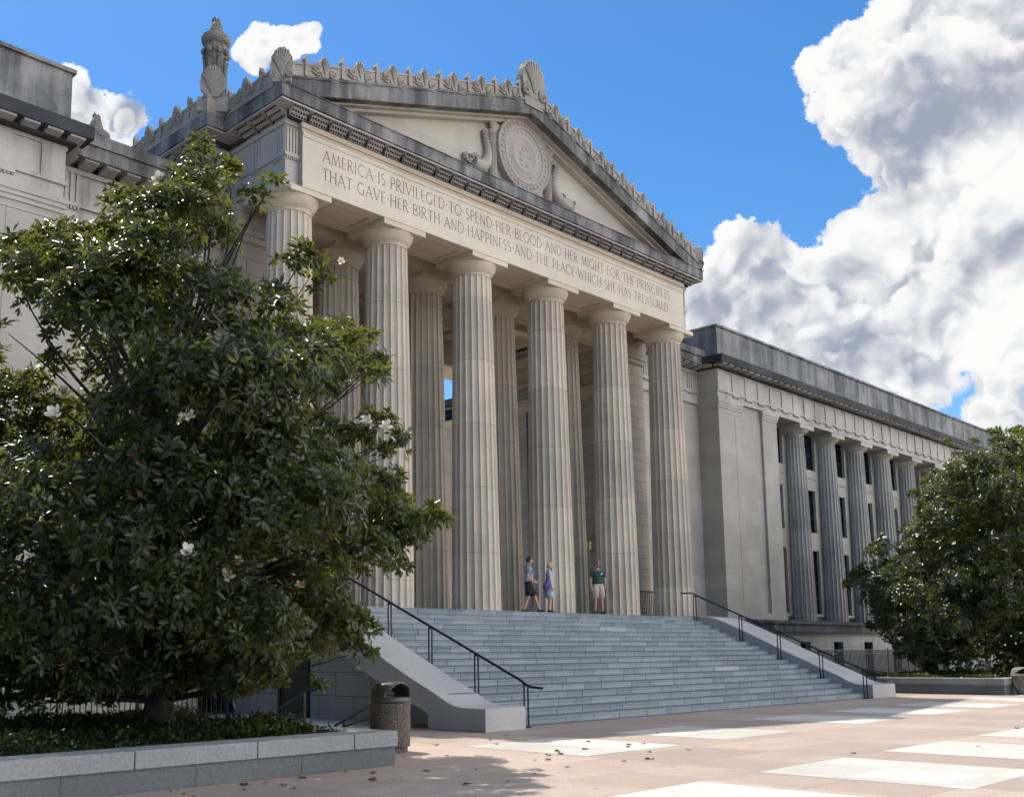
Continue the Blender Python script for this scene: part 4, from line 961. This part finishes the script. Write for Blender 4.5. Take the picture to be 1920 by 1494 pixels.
# fallen leaves
lm=plain('dry fallen leaf',(.10,.055,.03),.7,var=.5,scale=20)
def fallen(n):
    r=random.Random(9); mes=[]
    for k in range(4):
        w=.045+.01*k; b=.02+.008*k
        mb=MB().add([(-.09,0,.004),(-.03,w,.012+b*.5),(.05,w*.8,.01+b),(.10,0,.008),(.05,-w*.8,.012),(-.03,-w,.02+b*.3),(0,0,.005)],[(0,6,2,1),(6,3,2),(0,5,4,6),(6,4,3)])
        me=mb.mesh('fallen_leaf'); me.materials.append(lm); mes.append(me)
    spots=[]
    for k in range(n):
        q=r.random()
        if q<.55: x,y=r.uniform(-17,-10.5),r.uniform(-14.5,-9.2)
        elif q<.8: x,y=r.uniform(-20.5,-16),r.uniform(-12.9,-11.72)
        else: x,y=r.uniform(-14,-3),r.uniform(-17,-8.8)
        if x<-15.85 and y>-11.7: continue
        if -10.6<x<-9.2 and y>-8.5: continue
        if math.hypot(x+14.46,y+10.02)<.45: continue
        spots.append((x,y))
    for i,(x,y) in enumerate(spots):
        o=bpy.data.objects.new('fallen_leaf',mes[i%4]); COL.objects.link(o); o.location=(x,y,.0055); o.rotation_euler=(r.uniform(-.1,.1),r.uniform(-.1,.1),r.uniform(0,6.28)); s=r.uniform(.35,.75); o.scale=(s,s,s)
        tag(o,'small dry brown leaf fallen on the paving','leaf','fallen leaves scattered on the plaza')
fallen(52)
# ------------------------------------------------------------------ people
def skin_mesh(name,nodes,edges,levels=2,root=0):
    me=bpy.data.meshes.new(name); me.from_pydata([n[0] for n in nodes],edges,[]); me.update()
    o=bpy.data.objects.new('tmp_skin',me); COL.objects.link(o)
    sm=o.modifiers.new('skin','SKIN'); sm.use_smooth_shade=True
    for i,n in enumerate(nodes):
        r=n[1]; me.skin_vertices[0].data[i].radius=(r,r) if not hasattr(r,'__len__') else r
        me.skin_vertices[0].data[i].use_root=(i==root)
    ss=o.modifiers.new('sub','SUBSURF'); ss.levels=levels; ss.render_levels=levels
    dg=bpy.context.evaluated_depsgraph_get(); dg.update(); ev=o.evaluated_get(dg); m2=bpy.data.meshes.new_from_object(ev)
    bpy.data.objects.remove(o); bpy.data.meshes.remove(me)
    vs=[tuple(v.co) for v in m2.vertices]; fs=[tuple(p.vertices) for p in m2.polygons]; bpy.data.meshes.remove(m2); return vs,fs
SKIN=plain('skin',(.46,.27,.20),.55,var=.08); SKIN2=plain('tanned skin',(.40,.22,.16),.55,var=.08)
def hand(mb,p,d,side,s=1.0):
    """relaxed hand at wrist p pointing along d"""
    p=Vector(p); d=Vector(d).normalized(); w=d.cross(Vector((0,0,1)));
    w=Vector((1,0,0)) if w.length<.3 else w.normalized()
    n=d.cross(w)
    mb.tube([p-d*.01,p+d*.035*s,p+d*.085*s],[.024*s,.036*s,.034*s],8)
    for k,(L,o) in enumerate(((.075,-.027),(.085,-.009),(.078,.009),(.06,.026))):
        a=p+d*.08*s+w*o*s; b=a+d*L*.5*s+n*.008*side; c=b+d*L*.4*s+n*.028*side; mb.tube([a,b,c],[.0095*s,.009*s,.007*s],6)
    a=p+d*.025*s-w*.028*s; mb.tube([a,a+d*.03*s-w*.022*s,a+d*.062*s-w*.018*s+n*.012*side],[.012*s,.011*s,.008*s],6)
def head(mb,c,yaw,s,mhair,hair_kind):
    """head facing local +x turned by yaw; returns builders for face bits"""
    Rz=Matrix.Rotation(yaw,3,'Z'); c=Vector(c)
    vs=[];fs=[];seg,rg=20,14
    for i in range(rg+1):
        ph=math.pi*i/rg
        for k in range(seg):
            a=2*math.pi*k/seg; x=math.sin(ph)*math.cos(a); y=math.sin(ph)*math.sin(a); z=-math.cos(ph)
            X=.098*x; Y=.076*y; Z=.118*z
            if z<-.2: X*=1-.18*(-z-.2); Y*=1-.45*(-z-.2); X+=.018*(-z-.2) if x>0 else .03*(-z-.2)
            vs.append(tuple(c+Rz@Vector((X,Y,Z))*s))
    for i in range(rg):
        for k in range(seg): fs.append((i*seg+k,i*seg+(k+1)%seg,(i+1)*seg+(k+1)%seg,(i+1)*seg+k))
    mb.add(vs,fs)
    T=lambda x,y,z: tuple(c+Rz@Vector((x,y,z))*s)
    mb.tube([T(.092,0,.02),T(.108,0,-.012),T(.116,0,-.032),T(.09,0,-.040)],[.008*s,.012*s,.016*s,.01*s],7)
    for sd in (-1,1): mb.ball(T(-.005,sd*.078,-.01),(.02*s,.012*s,.032*s),8,6)
    mb.tube([T(.085,-.024,-.066),T(.094,0,-.064),T(.085,.024,-.066)],[.005*s,.009*s,.005*s],6)
    ey=MB()
    for sd in (-1,1): ey.ball(T(.086,sd*.031,.012),(.010*s,.013*s,.008*s),8,6); ey.tube([T(.09,sd*.016,.030),T(.088,sd*.046,.03)],.004*s,5)
    hr=MB(); vs=[];fs=[]
    low={'short':-.25,'bob':-.62}[hair_kind]
    for i in range(rg+1):
        ph=math.pi*i/rg
        for k in range(seg):
            a=2*math.pi*k/seg; x=math.sin(ph)*math.cos(a); y=math.sin(ph)*math.sin(a); z=-math.cos(ph)
            g=1.10+.05*math.sin(7*a+3*ph)+.03*math.sin(13*a)
            vs.append(tuple(c+Rz@Vector((.100*x*g-.008,.080*y*g,.120*z*g+.006))*s))
    for i in range(rg):
        for k in range(seg):
            ph=math.pi*(i+.5)/rg; a=2*math.pi*(k+.5)/seg; x=math.sin(ph)*math.cos(a); z=-math.cos(ph)
            if z>.62 or (x<.45 and z>low and not(x>-.05 and z<-.02 and hair_kind=='short')) and z>low or (x<.75 and z>.35): fs.append((i*seg+k,i*seg+(k+1)%seg,(i+1)*seg+(k+1)%seg,(i+1)*seg+k))
    hr.add(vs,fs)
    return ey,hr
def person(loc,heading,scale,lab,feet,knees,elbows,wrists,skin,shirt,shorts,hairc,shoec,hair_kind,headyaw,dress=False,lean=0,girth=1.0):
    t=thing('person',loc,lab,'person','people standing at the top of the steps')
    G=girth; hipz=.93
    hL,hR=(0,.085,hipz-.02),(0,-.085,hipz-.02)
    sL,sR=(lean,.175,1.42),(lean,-.175,1.42)
    nodes=[((0,0,hipz+.06),(.115*G,.15*G)),((lean*.4,0,1.12),(.105*G,.135*G)),((lean*.8,0,1.30),(.115*G,.16*G)),((lean,0,1.43),(.075,.12)),((lean+.01,0,1.50),.052),((lean+.02,0,1.58),.05),
      (hL,.10),(knees[0],.058),(feet[0],.04),(hR,.10),(knees[1],.058),(feet[1],.04),
      (sL,.058),(elbows[0],.042),(wrists[0],.028),(sR,.058),(elbows[1],.042),(wrists[1],.028)]
    edges=[(0,1),(1,2),(2,3),(3,4),(4,5),(0,6),(6,7),(7,8),(0,9),(9,10),(10,11),(3,12),(12,13),(13,14),(3,15),(15,16),(16,17)]
    mid=lambda a,b,f: tuple(a[i]+(b[i]-a[i])*f for i in range(3))
    vs,fs=skin_mesh('body',nodes,edges); mb=MB().add(vs,fs)
    for i in (0,1): hand(mb,wrists[i],tuple(wrists[i][k]-elbows[i][k] for k in range(3)),1 if i==0 else -1)
    ey,hr=head(mb,(lean+.035,0,1.665),headyaw,1.0,hairc,hair_kind)
    def put(nm,m,mat,par,smooth=True):
        me=m.mesh(nm); me.polygons.foreach_set('use_smooth',[smooth]*len(me.polygons)); return link(nm,me,mat,par)
    body=put('body',mb,skin,t); put('eyes',ey,MT['iron'],body); h=put('hair',hr,hairc,t)
    sd=h.modifiers.new('thick','SOLIDIFY'); sd.thickness=.012
    # shirt or dress
    e=1.16
    zb=.86
    sn=[((0,0,zb-.045),(.158*G,.202*G)),((lean*.4,0,1.12),(.125*G,.155*G)),((lean*.8,0,1.30),(.130*G,.178*G)),((lean,0,1.44),(.105,.165)),((lean+.008,0,1.49),.070),
        (sL,.088),(mid(sL,elbows[0],.72),.066),(sR,.088),(mid(sR,elbows[1],.72),.066)]
    se=[(0,1),(1,2),(2,3),(3,4),(3,5),(5,6),(3,7),(7,8)]
    if dress: sn[0]=((0,0,zb+.02),(.145,.19)); sn.append(((.0,0,.62),(.16,.20))); se.append((0,9)); sn.append(((.01,0,.50),(.165,.205))); se.append((9,10))
    v2,f2=skin_mesh('shirt',sn,se); s_=put('dress' if dress else 'shirt',MB().add(v2,f2),shirt,t)
    if not dress:
        hz=.52
        pn=[((0,0,.95),(.128*G,.165*G)),(hL,.118),(mid(hL,knees[0],.86),.098),(hR,.118),(mid(hR,knees[1],.86),.098)]
        sm=MB().lathe([(.10,.84),(.125,.87),(.14,.92),(.142,.97),(.135,1.0)],0,0,20,.92*G,1.22*G)
        for hp,kn in ((hL,knees[0]),(hR,knees[1])):
            p0=(0,hp[1]*.95,.95); p1=mid(hp,kn,.45); p2=mid(hp,kn,.90)
            sm.tube([p0,p1,p2],[.118*G,.112*G,.104*G],14)
        put('shorts',sm,shorts,t)
    for i in (0,1):
        f=Vector(feet[i]); hd=f-Vector(knees[i]); fw=Vector((1,0,0)) if i==0 else Vector((1,-.1,0)); fw.normalize()
        z=max(.035,f.z-.05)
        m=MB().tube([f-fw*.075+Vector((0,0,-f.z+z)),f-fw*.05+Vector((0,0,-f.z+z+.01)),f+fw*.04+Vector((0,0,-f.z+z+.006)),f+fw*.12+Vector((0,0,-f.z+z-.002)),f+fw*.185+Vector((0,0,-f.z+z-.008))],[.025,.042,.045,.042,.02],10)
        put('shoe',m,shoec,t)
    t.rotation_euler=(0,0,heading); t.scale=(scale,)*3
    return t,s_
def stripes(name,c1,c2):
    m,N,b=new_mat(name); P=N.n('ShaderNodeTexCoord').outputs['Object']; w=N.n('ShaderNodeTexWave'); N.set(w.inputs[0],P); w.inputs['Scale'].default_value=9; w.bands_direction='DIAGONAL'; w.inputs['Distortion'].default_value=.6
    N.set(b.inputs['Base Color'],N.mix(w.outputs['Fac'],c4(c1),c4(c2))); b.inputs['Roughness'].default_value=.85; return m
BLK=plain('black cloth',(.012,.012,.015),.8)
DK=plain('dark brown hair',(.02,.014,.01),.5); BLOND=plain('blond hair',(.42,.30,.15),.5,var=.3,scale=30); GREYH=plain('grey hair',(.14,.13,.12),.5,var=.3,scale=30)
PY=-1.17
person((-.56,-1.04,H),math.radians(-42),1.0,'dark haired person in grey blue t-shirt and black shorts striding towards the right',
  [(.36,.09,.075),(-.17,-.09,.07)],[(.22,.09,.50),(-.02,-.09,.49)],[(.03,.25,1.14),(-.06,-.26,1.14)],[(.23,.16,1.02),(.16,-.20,.98)],SKIN,plain('grey blue cotton',(.20,.245,.33),.85,scale=10),BLK,DK,BLK,'short',math.radians(-4),lean=.03)
w,_=person((.33,PY,H),math.radians(-40),.93,'blond person in pale blue striped dress carrying a violet shoulder bag',
  [(.04,.08,.07),(-.03,-.08,.07)],[(.04,.08,.48),(.0,-.08,.48)],[(-.02,.25,1.15),(-.02,-.25,1.15)],[(.05,.24,.90),(.05,-.24,.90)],SKIN,stripes('blue striped cotton',(.22,.30,.42),(.44,.52,.62)),None,BLOND,BLK,'bob',math.radians(12),dress=True)
m3,sh3=person((2.95,PY,H),math.radians(-116),1.03,'grey haired person in dark green t-shirt and khaki shorts standing still',
  [(.05,.11,.07),(-.02,-.11,.07)],[(.05,.11,.49),(.02,-.11,.49)],[(-.02,.28,1.15),(.0,-.27,1.14)],[(.08,.23,.92),(.06,-.27,.88)],SKIN2,plain('dark green cotton',(.022,.055,.045),.85,scale=10),plain('khaki cotton',(.42,.36,.27),.85),GREYH,BLK,'short',math.radians(28),girth=1.12)
pm=MB().ball((.138,.085,1.345),(.012,.04,.035),8,6); me=pm.mesh('shirt_emblem'); link('shirt_emblem',me,plain('white print',(.6,.6,.6),.8),sh3)
gl=MB().tube([(.075,-.06,1.775),(.095,0,1.79),(.075,.06,1.775)],[.014,.018,.014],6); link('sunglasses',gl.mesh('sunglasses'),MT['iron'],w)
# shoulder bag hanging at her back
bag=thing('shoulder_bag',(.14,PY-.12,H+.78),'violet blue shoulder bag hanging beside the pale striped dress','bag')
bm=MB().ball((.13,PY-.05,H+.86),(.13,.09,.16),16,12)
build('bag_body',bm,plain('violet patterned cloth',(.09,.07,.28),.8,var=.8,scale=14),bag,smooth=True)
build('strap',MB().tube([(.08,PY-.05,H+.98),(.12,PY-.10,H+1.2),(.22,PY-.13,H+1.36),(.30,PY-.06,H+1.38)],.014,6),MT['iron'],bag,smooth=True)
SUN_E,SKY_S,CLOUD_S,EXPO,FILL_GAIN=2.3,.066,.385,1.38,2.5
SKY_AIR,SKY_DUST,SKY_OZ,SKY_SAT=1.0,.3,3.0,1.3
# ------------------------------------------------------------------ daylight
EL,AZ=math.radians(61.9),math.radians(5.9)
sd=np.array([math.sin(AZ)*math.cos(EL),math.cos(AZ)*math.cos(EL),math.sin(EL)])
sun=bpy.data.lights.new('sun','SUN'); sun.energy=SUN_E; sun.angle=math.radians(.55); sun.color=(1,.94,.86)
so=bpy.data.objects.new('sun',sun); COL.objects.link(so); so.location=(0,30,60); so.rotation_euler=Vector(-sd).to_track_quat('-Z','Y').to_euler()
W=bpy.data.worlds.new('World'); S.world=W; W.use_nodes=True; nt=W.node_tree; nt.nodes.clear(); N=NT(nt)
out=N.n('ShaderNodeOutputWorld'); dirv=N.n('ShaderNodeTexCoord').outputs['Generated']
sky=N.n('ShaderNodeTexSky'); sky.sky_type='NISHITA'; sky.sun_disc=False; sky.sun_elevation=EL; sky.sun_rotation=AZ; sky.altitude=200; sky.air_density=SKY_AIR; sky.dust_density=SKY_DUST; sky.ozone_density=SKY_OZ
hs=N.n('ShaderNodeHueSaturation'); hs.inputs['Saturation'].default_value=SKY_SAT; hs.inputs['Value'].default_value=1; N.set(hs.inputs['Color'],sky.outputs[0])
b1=N.n('ShaderNodeBackground'); N.set(b1.inputs[0],hs.outputs[0]); b1.inputs[1].default_value=SKY_S
# clouds: heaps of cumulus at fixed bearings, broken up by noise
def unit(u,v):
    d=sight(u,v); return d/np.linalg.norm(d)
BL=[(1545,135,42),(1600,90,45),(1640,110,65),(1600,190,75),(1590,240,40),(1690,150,100),(1680,240,80),(1780,80,120),(1760,210,110),(1740,20,60),(1860,60,150),(1870,200,160),(1690,320,50),(1720,340,70),(1800,400,110),(1900,330,130),(1910,440,150),
 (1385,480,75),(1340,520,65),(1430,510,85),(1420,590,110),(1520,560,110),(1620,490,90),(1600,580,130),(1690,450,85),(1710,580,150),(1830,520,125),(1910,540,125),(1330,610,70),(1400,680,90),(1490,680,95),(1590,700,95),(1680,710,85),(1300,560,60),(1880,715,50),(1905,680,45),(1850,775,50),(1900,800,60),
 (2050,250,230),(2050,520,230),(1960,120,170),
 (130,180,55),(172,222,52),(200,262,48),(237,226,42),(150,250,55),(222,290,50),(90,170,45),
 (470,98,26),(500,90,30),(535,86,32),(566,72,28),(582,60,18),(1590,408,13),(1565,413,11),(1570,462,9)]
blobs=[(unit(u,v),r/2350.) for u,v,r in BL]
wn=N.n('ShaderNodeTexNoise'); wn.inputs['Scale'].default_value=20; wn.inputs['Detail'].default_value=2; N.set(wn.inputs['Vector'],dirv)
wv=N.vmath('SCALE',N.vmath('SUBTRACT',wn.outputs['Color'],(.5,.5,.5)).outputs[0]); wv.inputs['Scale'].default_value=.030
vw=N.vmath('ADD',dirv,wv.outputs[0]).outputs[0]
env=None
for c,r in blobs:
    dn=N.vmath('DISTANCE',vw,tuple(c)).outputs['Value']
    t=N.math('MULTIPLY_ADD',dn,-1./r,1.)
    if env is None: env=t
    else:
        m=nt.nodes.new('ShaderNodeMath'); m.operation='SMOOTH_MAX'; N.set(m.inputs[0],env); N.set(m.inputs[1],t); m.inputs[2].default_value=.25; env=m.outputs[0]
env=N.math('MINIMUM',env,.95)
# unseen cloud bank added behind the viewer's right shoulder as fill light
fd=np.array([.56,-.80,.30]); fd/=np.linalg.norm(fd)
fdot=N.vmath('DOT_PRODUCT',dirv,tuple(fd)).outputs['Value']
env=N.math('MAXIMUM',env,N.math('MULTIPLY_ADD',N.ramp(fdot,.36,.80),1.45,-.75))
def relief_group():
    g=bpy.data.node_groups.new('cloud_relief','ShaderNodeTree'); g.interface.new_socket('Vector',in_out='INPUT',socket_type='NodeSocketVector'); g.interface.new_socket('Relief',in_out='OUTPUT',socket_type='NodeSocketFloat')
    G=NT(g); gi=G.n('NodeGroupInput'); go=G.n('NodeGroupOutput'); v=gi.outputs[0]
    n=G.noise(v,11,4,.52)
    vo=G.n('ShaderNodeTexVoronoi'); vo.feature='F1'; vo.inputs['Scale'].default_value=17; vo.inputs['Detail'].default_value=2.5; vo.inputs['Roughness'].default_value=.5; vo.normalize=True; G.set(vo.inputs['Vector'],v)
    d=G.math('ADD',G.math('MULTIPLY',G.math('SUBTRACT',n,.5),1.5),G.math('MULTIPLY',G.math('SUBTRACT',.34,vo.outputs['Distance']),0.85))
    g.links.new(d,go.inputs[0]); return g
RG=relief_group()
def relief(vec):
    q=nt.nodes.new('ShaderNodeGroup'); q.node_tree=RG; N.set(q.inputs[0],vec); return q.outputs[0]
bigv=N.vmath('ADD',vw,(2.,5.,1.)).outputs[0]; relL=N.math('SUBTRACT',N.noise(bigv,9,2,.5),N.noise(N.vmath('ADD',bigv,tuple(np.array([-.50,.25,.82])*.06)).outputs[0],9,2,.5))
fine=N.math('SUBTRACT',N.noise(dirv,62,7,.62),.5)
tl=np.array([-.50,.25,.82]); tl/=np.linalg.norm(tl)
col=None
for th,seed,base_l in ((-.12,(0,0,0),.62),(.30,(1.3,5.1,2.4),.56),(.55,(6.9,3.2,9.7),.50)):
    v=N.vmath('ADD',vw,seed).outputs[0]; T0=relief(v); T1=relief(N.vmath('ADD',v,tuple(tl*.018)).outputs[0])
    d=N.math('ADD',N.math('SUBTRACT',env,th),N.math('MULTIPLY_ADD',fine,1.15 if col is None else .5,T0))
    rel=N.math('SUBTRACT',T0,T1)
    lit=N.math('MULTIPLY_ADD',rel,1.5,base_l); lit=N.math('MULTIPLY_ADD',relL,1.5,lit); lit=N.math('MULTIPLY_ADD',N.math('MAXIMUM',d,0),-.16,lit); lit=N.math('MULTIPLY_ADD',fine,.22,lit,clamp=True)
    cc=N.mix(N.ramp(lit,.12,.80),(.36,.40,.49,1),(1.,.99,.97,1))
    if col is None:
        k=N.ramp(rel,-.28,.05); a0=N.ramp(d,.0,.16); a1=N.ramp(d,-.05,.45)
        alpha=N.math('ADD',N.math('MULTIPLY',a0,k),N.math('MULTIPLY',a1,N.math('SUBTRACT',1.,k))); col=cc
    else:
        k=N.ramp(rel,-.20,.05); al=N.math('ADD',N.math('MULTIPLY',N.ramp(d,.0,.14),k),N.math('MULTIPLY',N.ramp(d,0,.7),N.math('SUBTRACT',1.,k)))
        col=N.mix(al,col,cc)
ccol=col
b2=N.n('ShaderNodeBackground'); N.set(b2.inputs[0],ccol)
# the added bank is boosted to fill the shaded facade
N.set(b2.inputs[1],N.math('MULTIPLY',N.math('MULTIPLY_ADD',N.ramp(fdot,.5,.8),FILL_GAIN,1.),CLOUD_S))
mx=N.n('ShaderNodeMixShader'); N.set(mx.inputs[0],N.math('MULTIPLY',alpha,.97)); nt.links.new(b1.outputs[0],mx.inputs[1]); nt.links.new(b2.outputs[0],mx.inputs[2]); nt.links.new(mx.outputs[0],out.inputs[0])
S.view_settings.view_transform='Standard'; S.view_settings.look='None'; S.view_settings.exposure=EXPO; S.view_settings.gamma=1
S.render.engine='CYCLES'; S.cycles.max_bounces=6; S.cycles.diffuse_bounces=3; S.cycles.use_denoising=True; S.cycles.sample_clamp_indirect=8
W.cycles.sampling_method='NONE'; 
S.cycles.use_adaptive_sampling=True; S.cycles.adaptive_threshold=.035; S.cycles.adaptive_min_samples=12
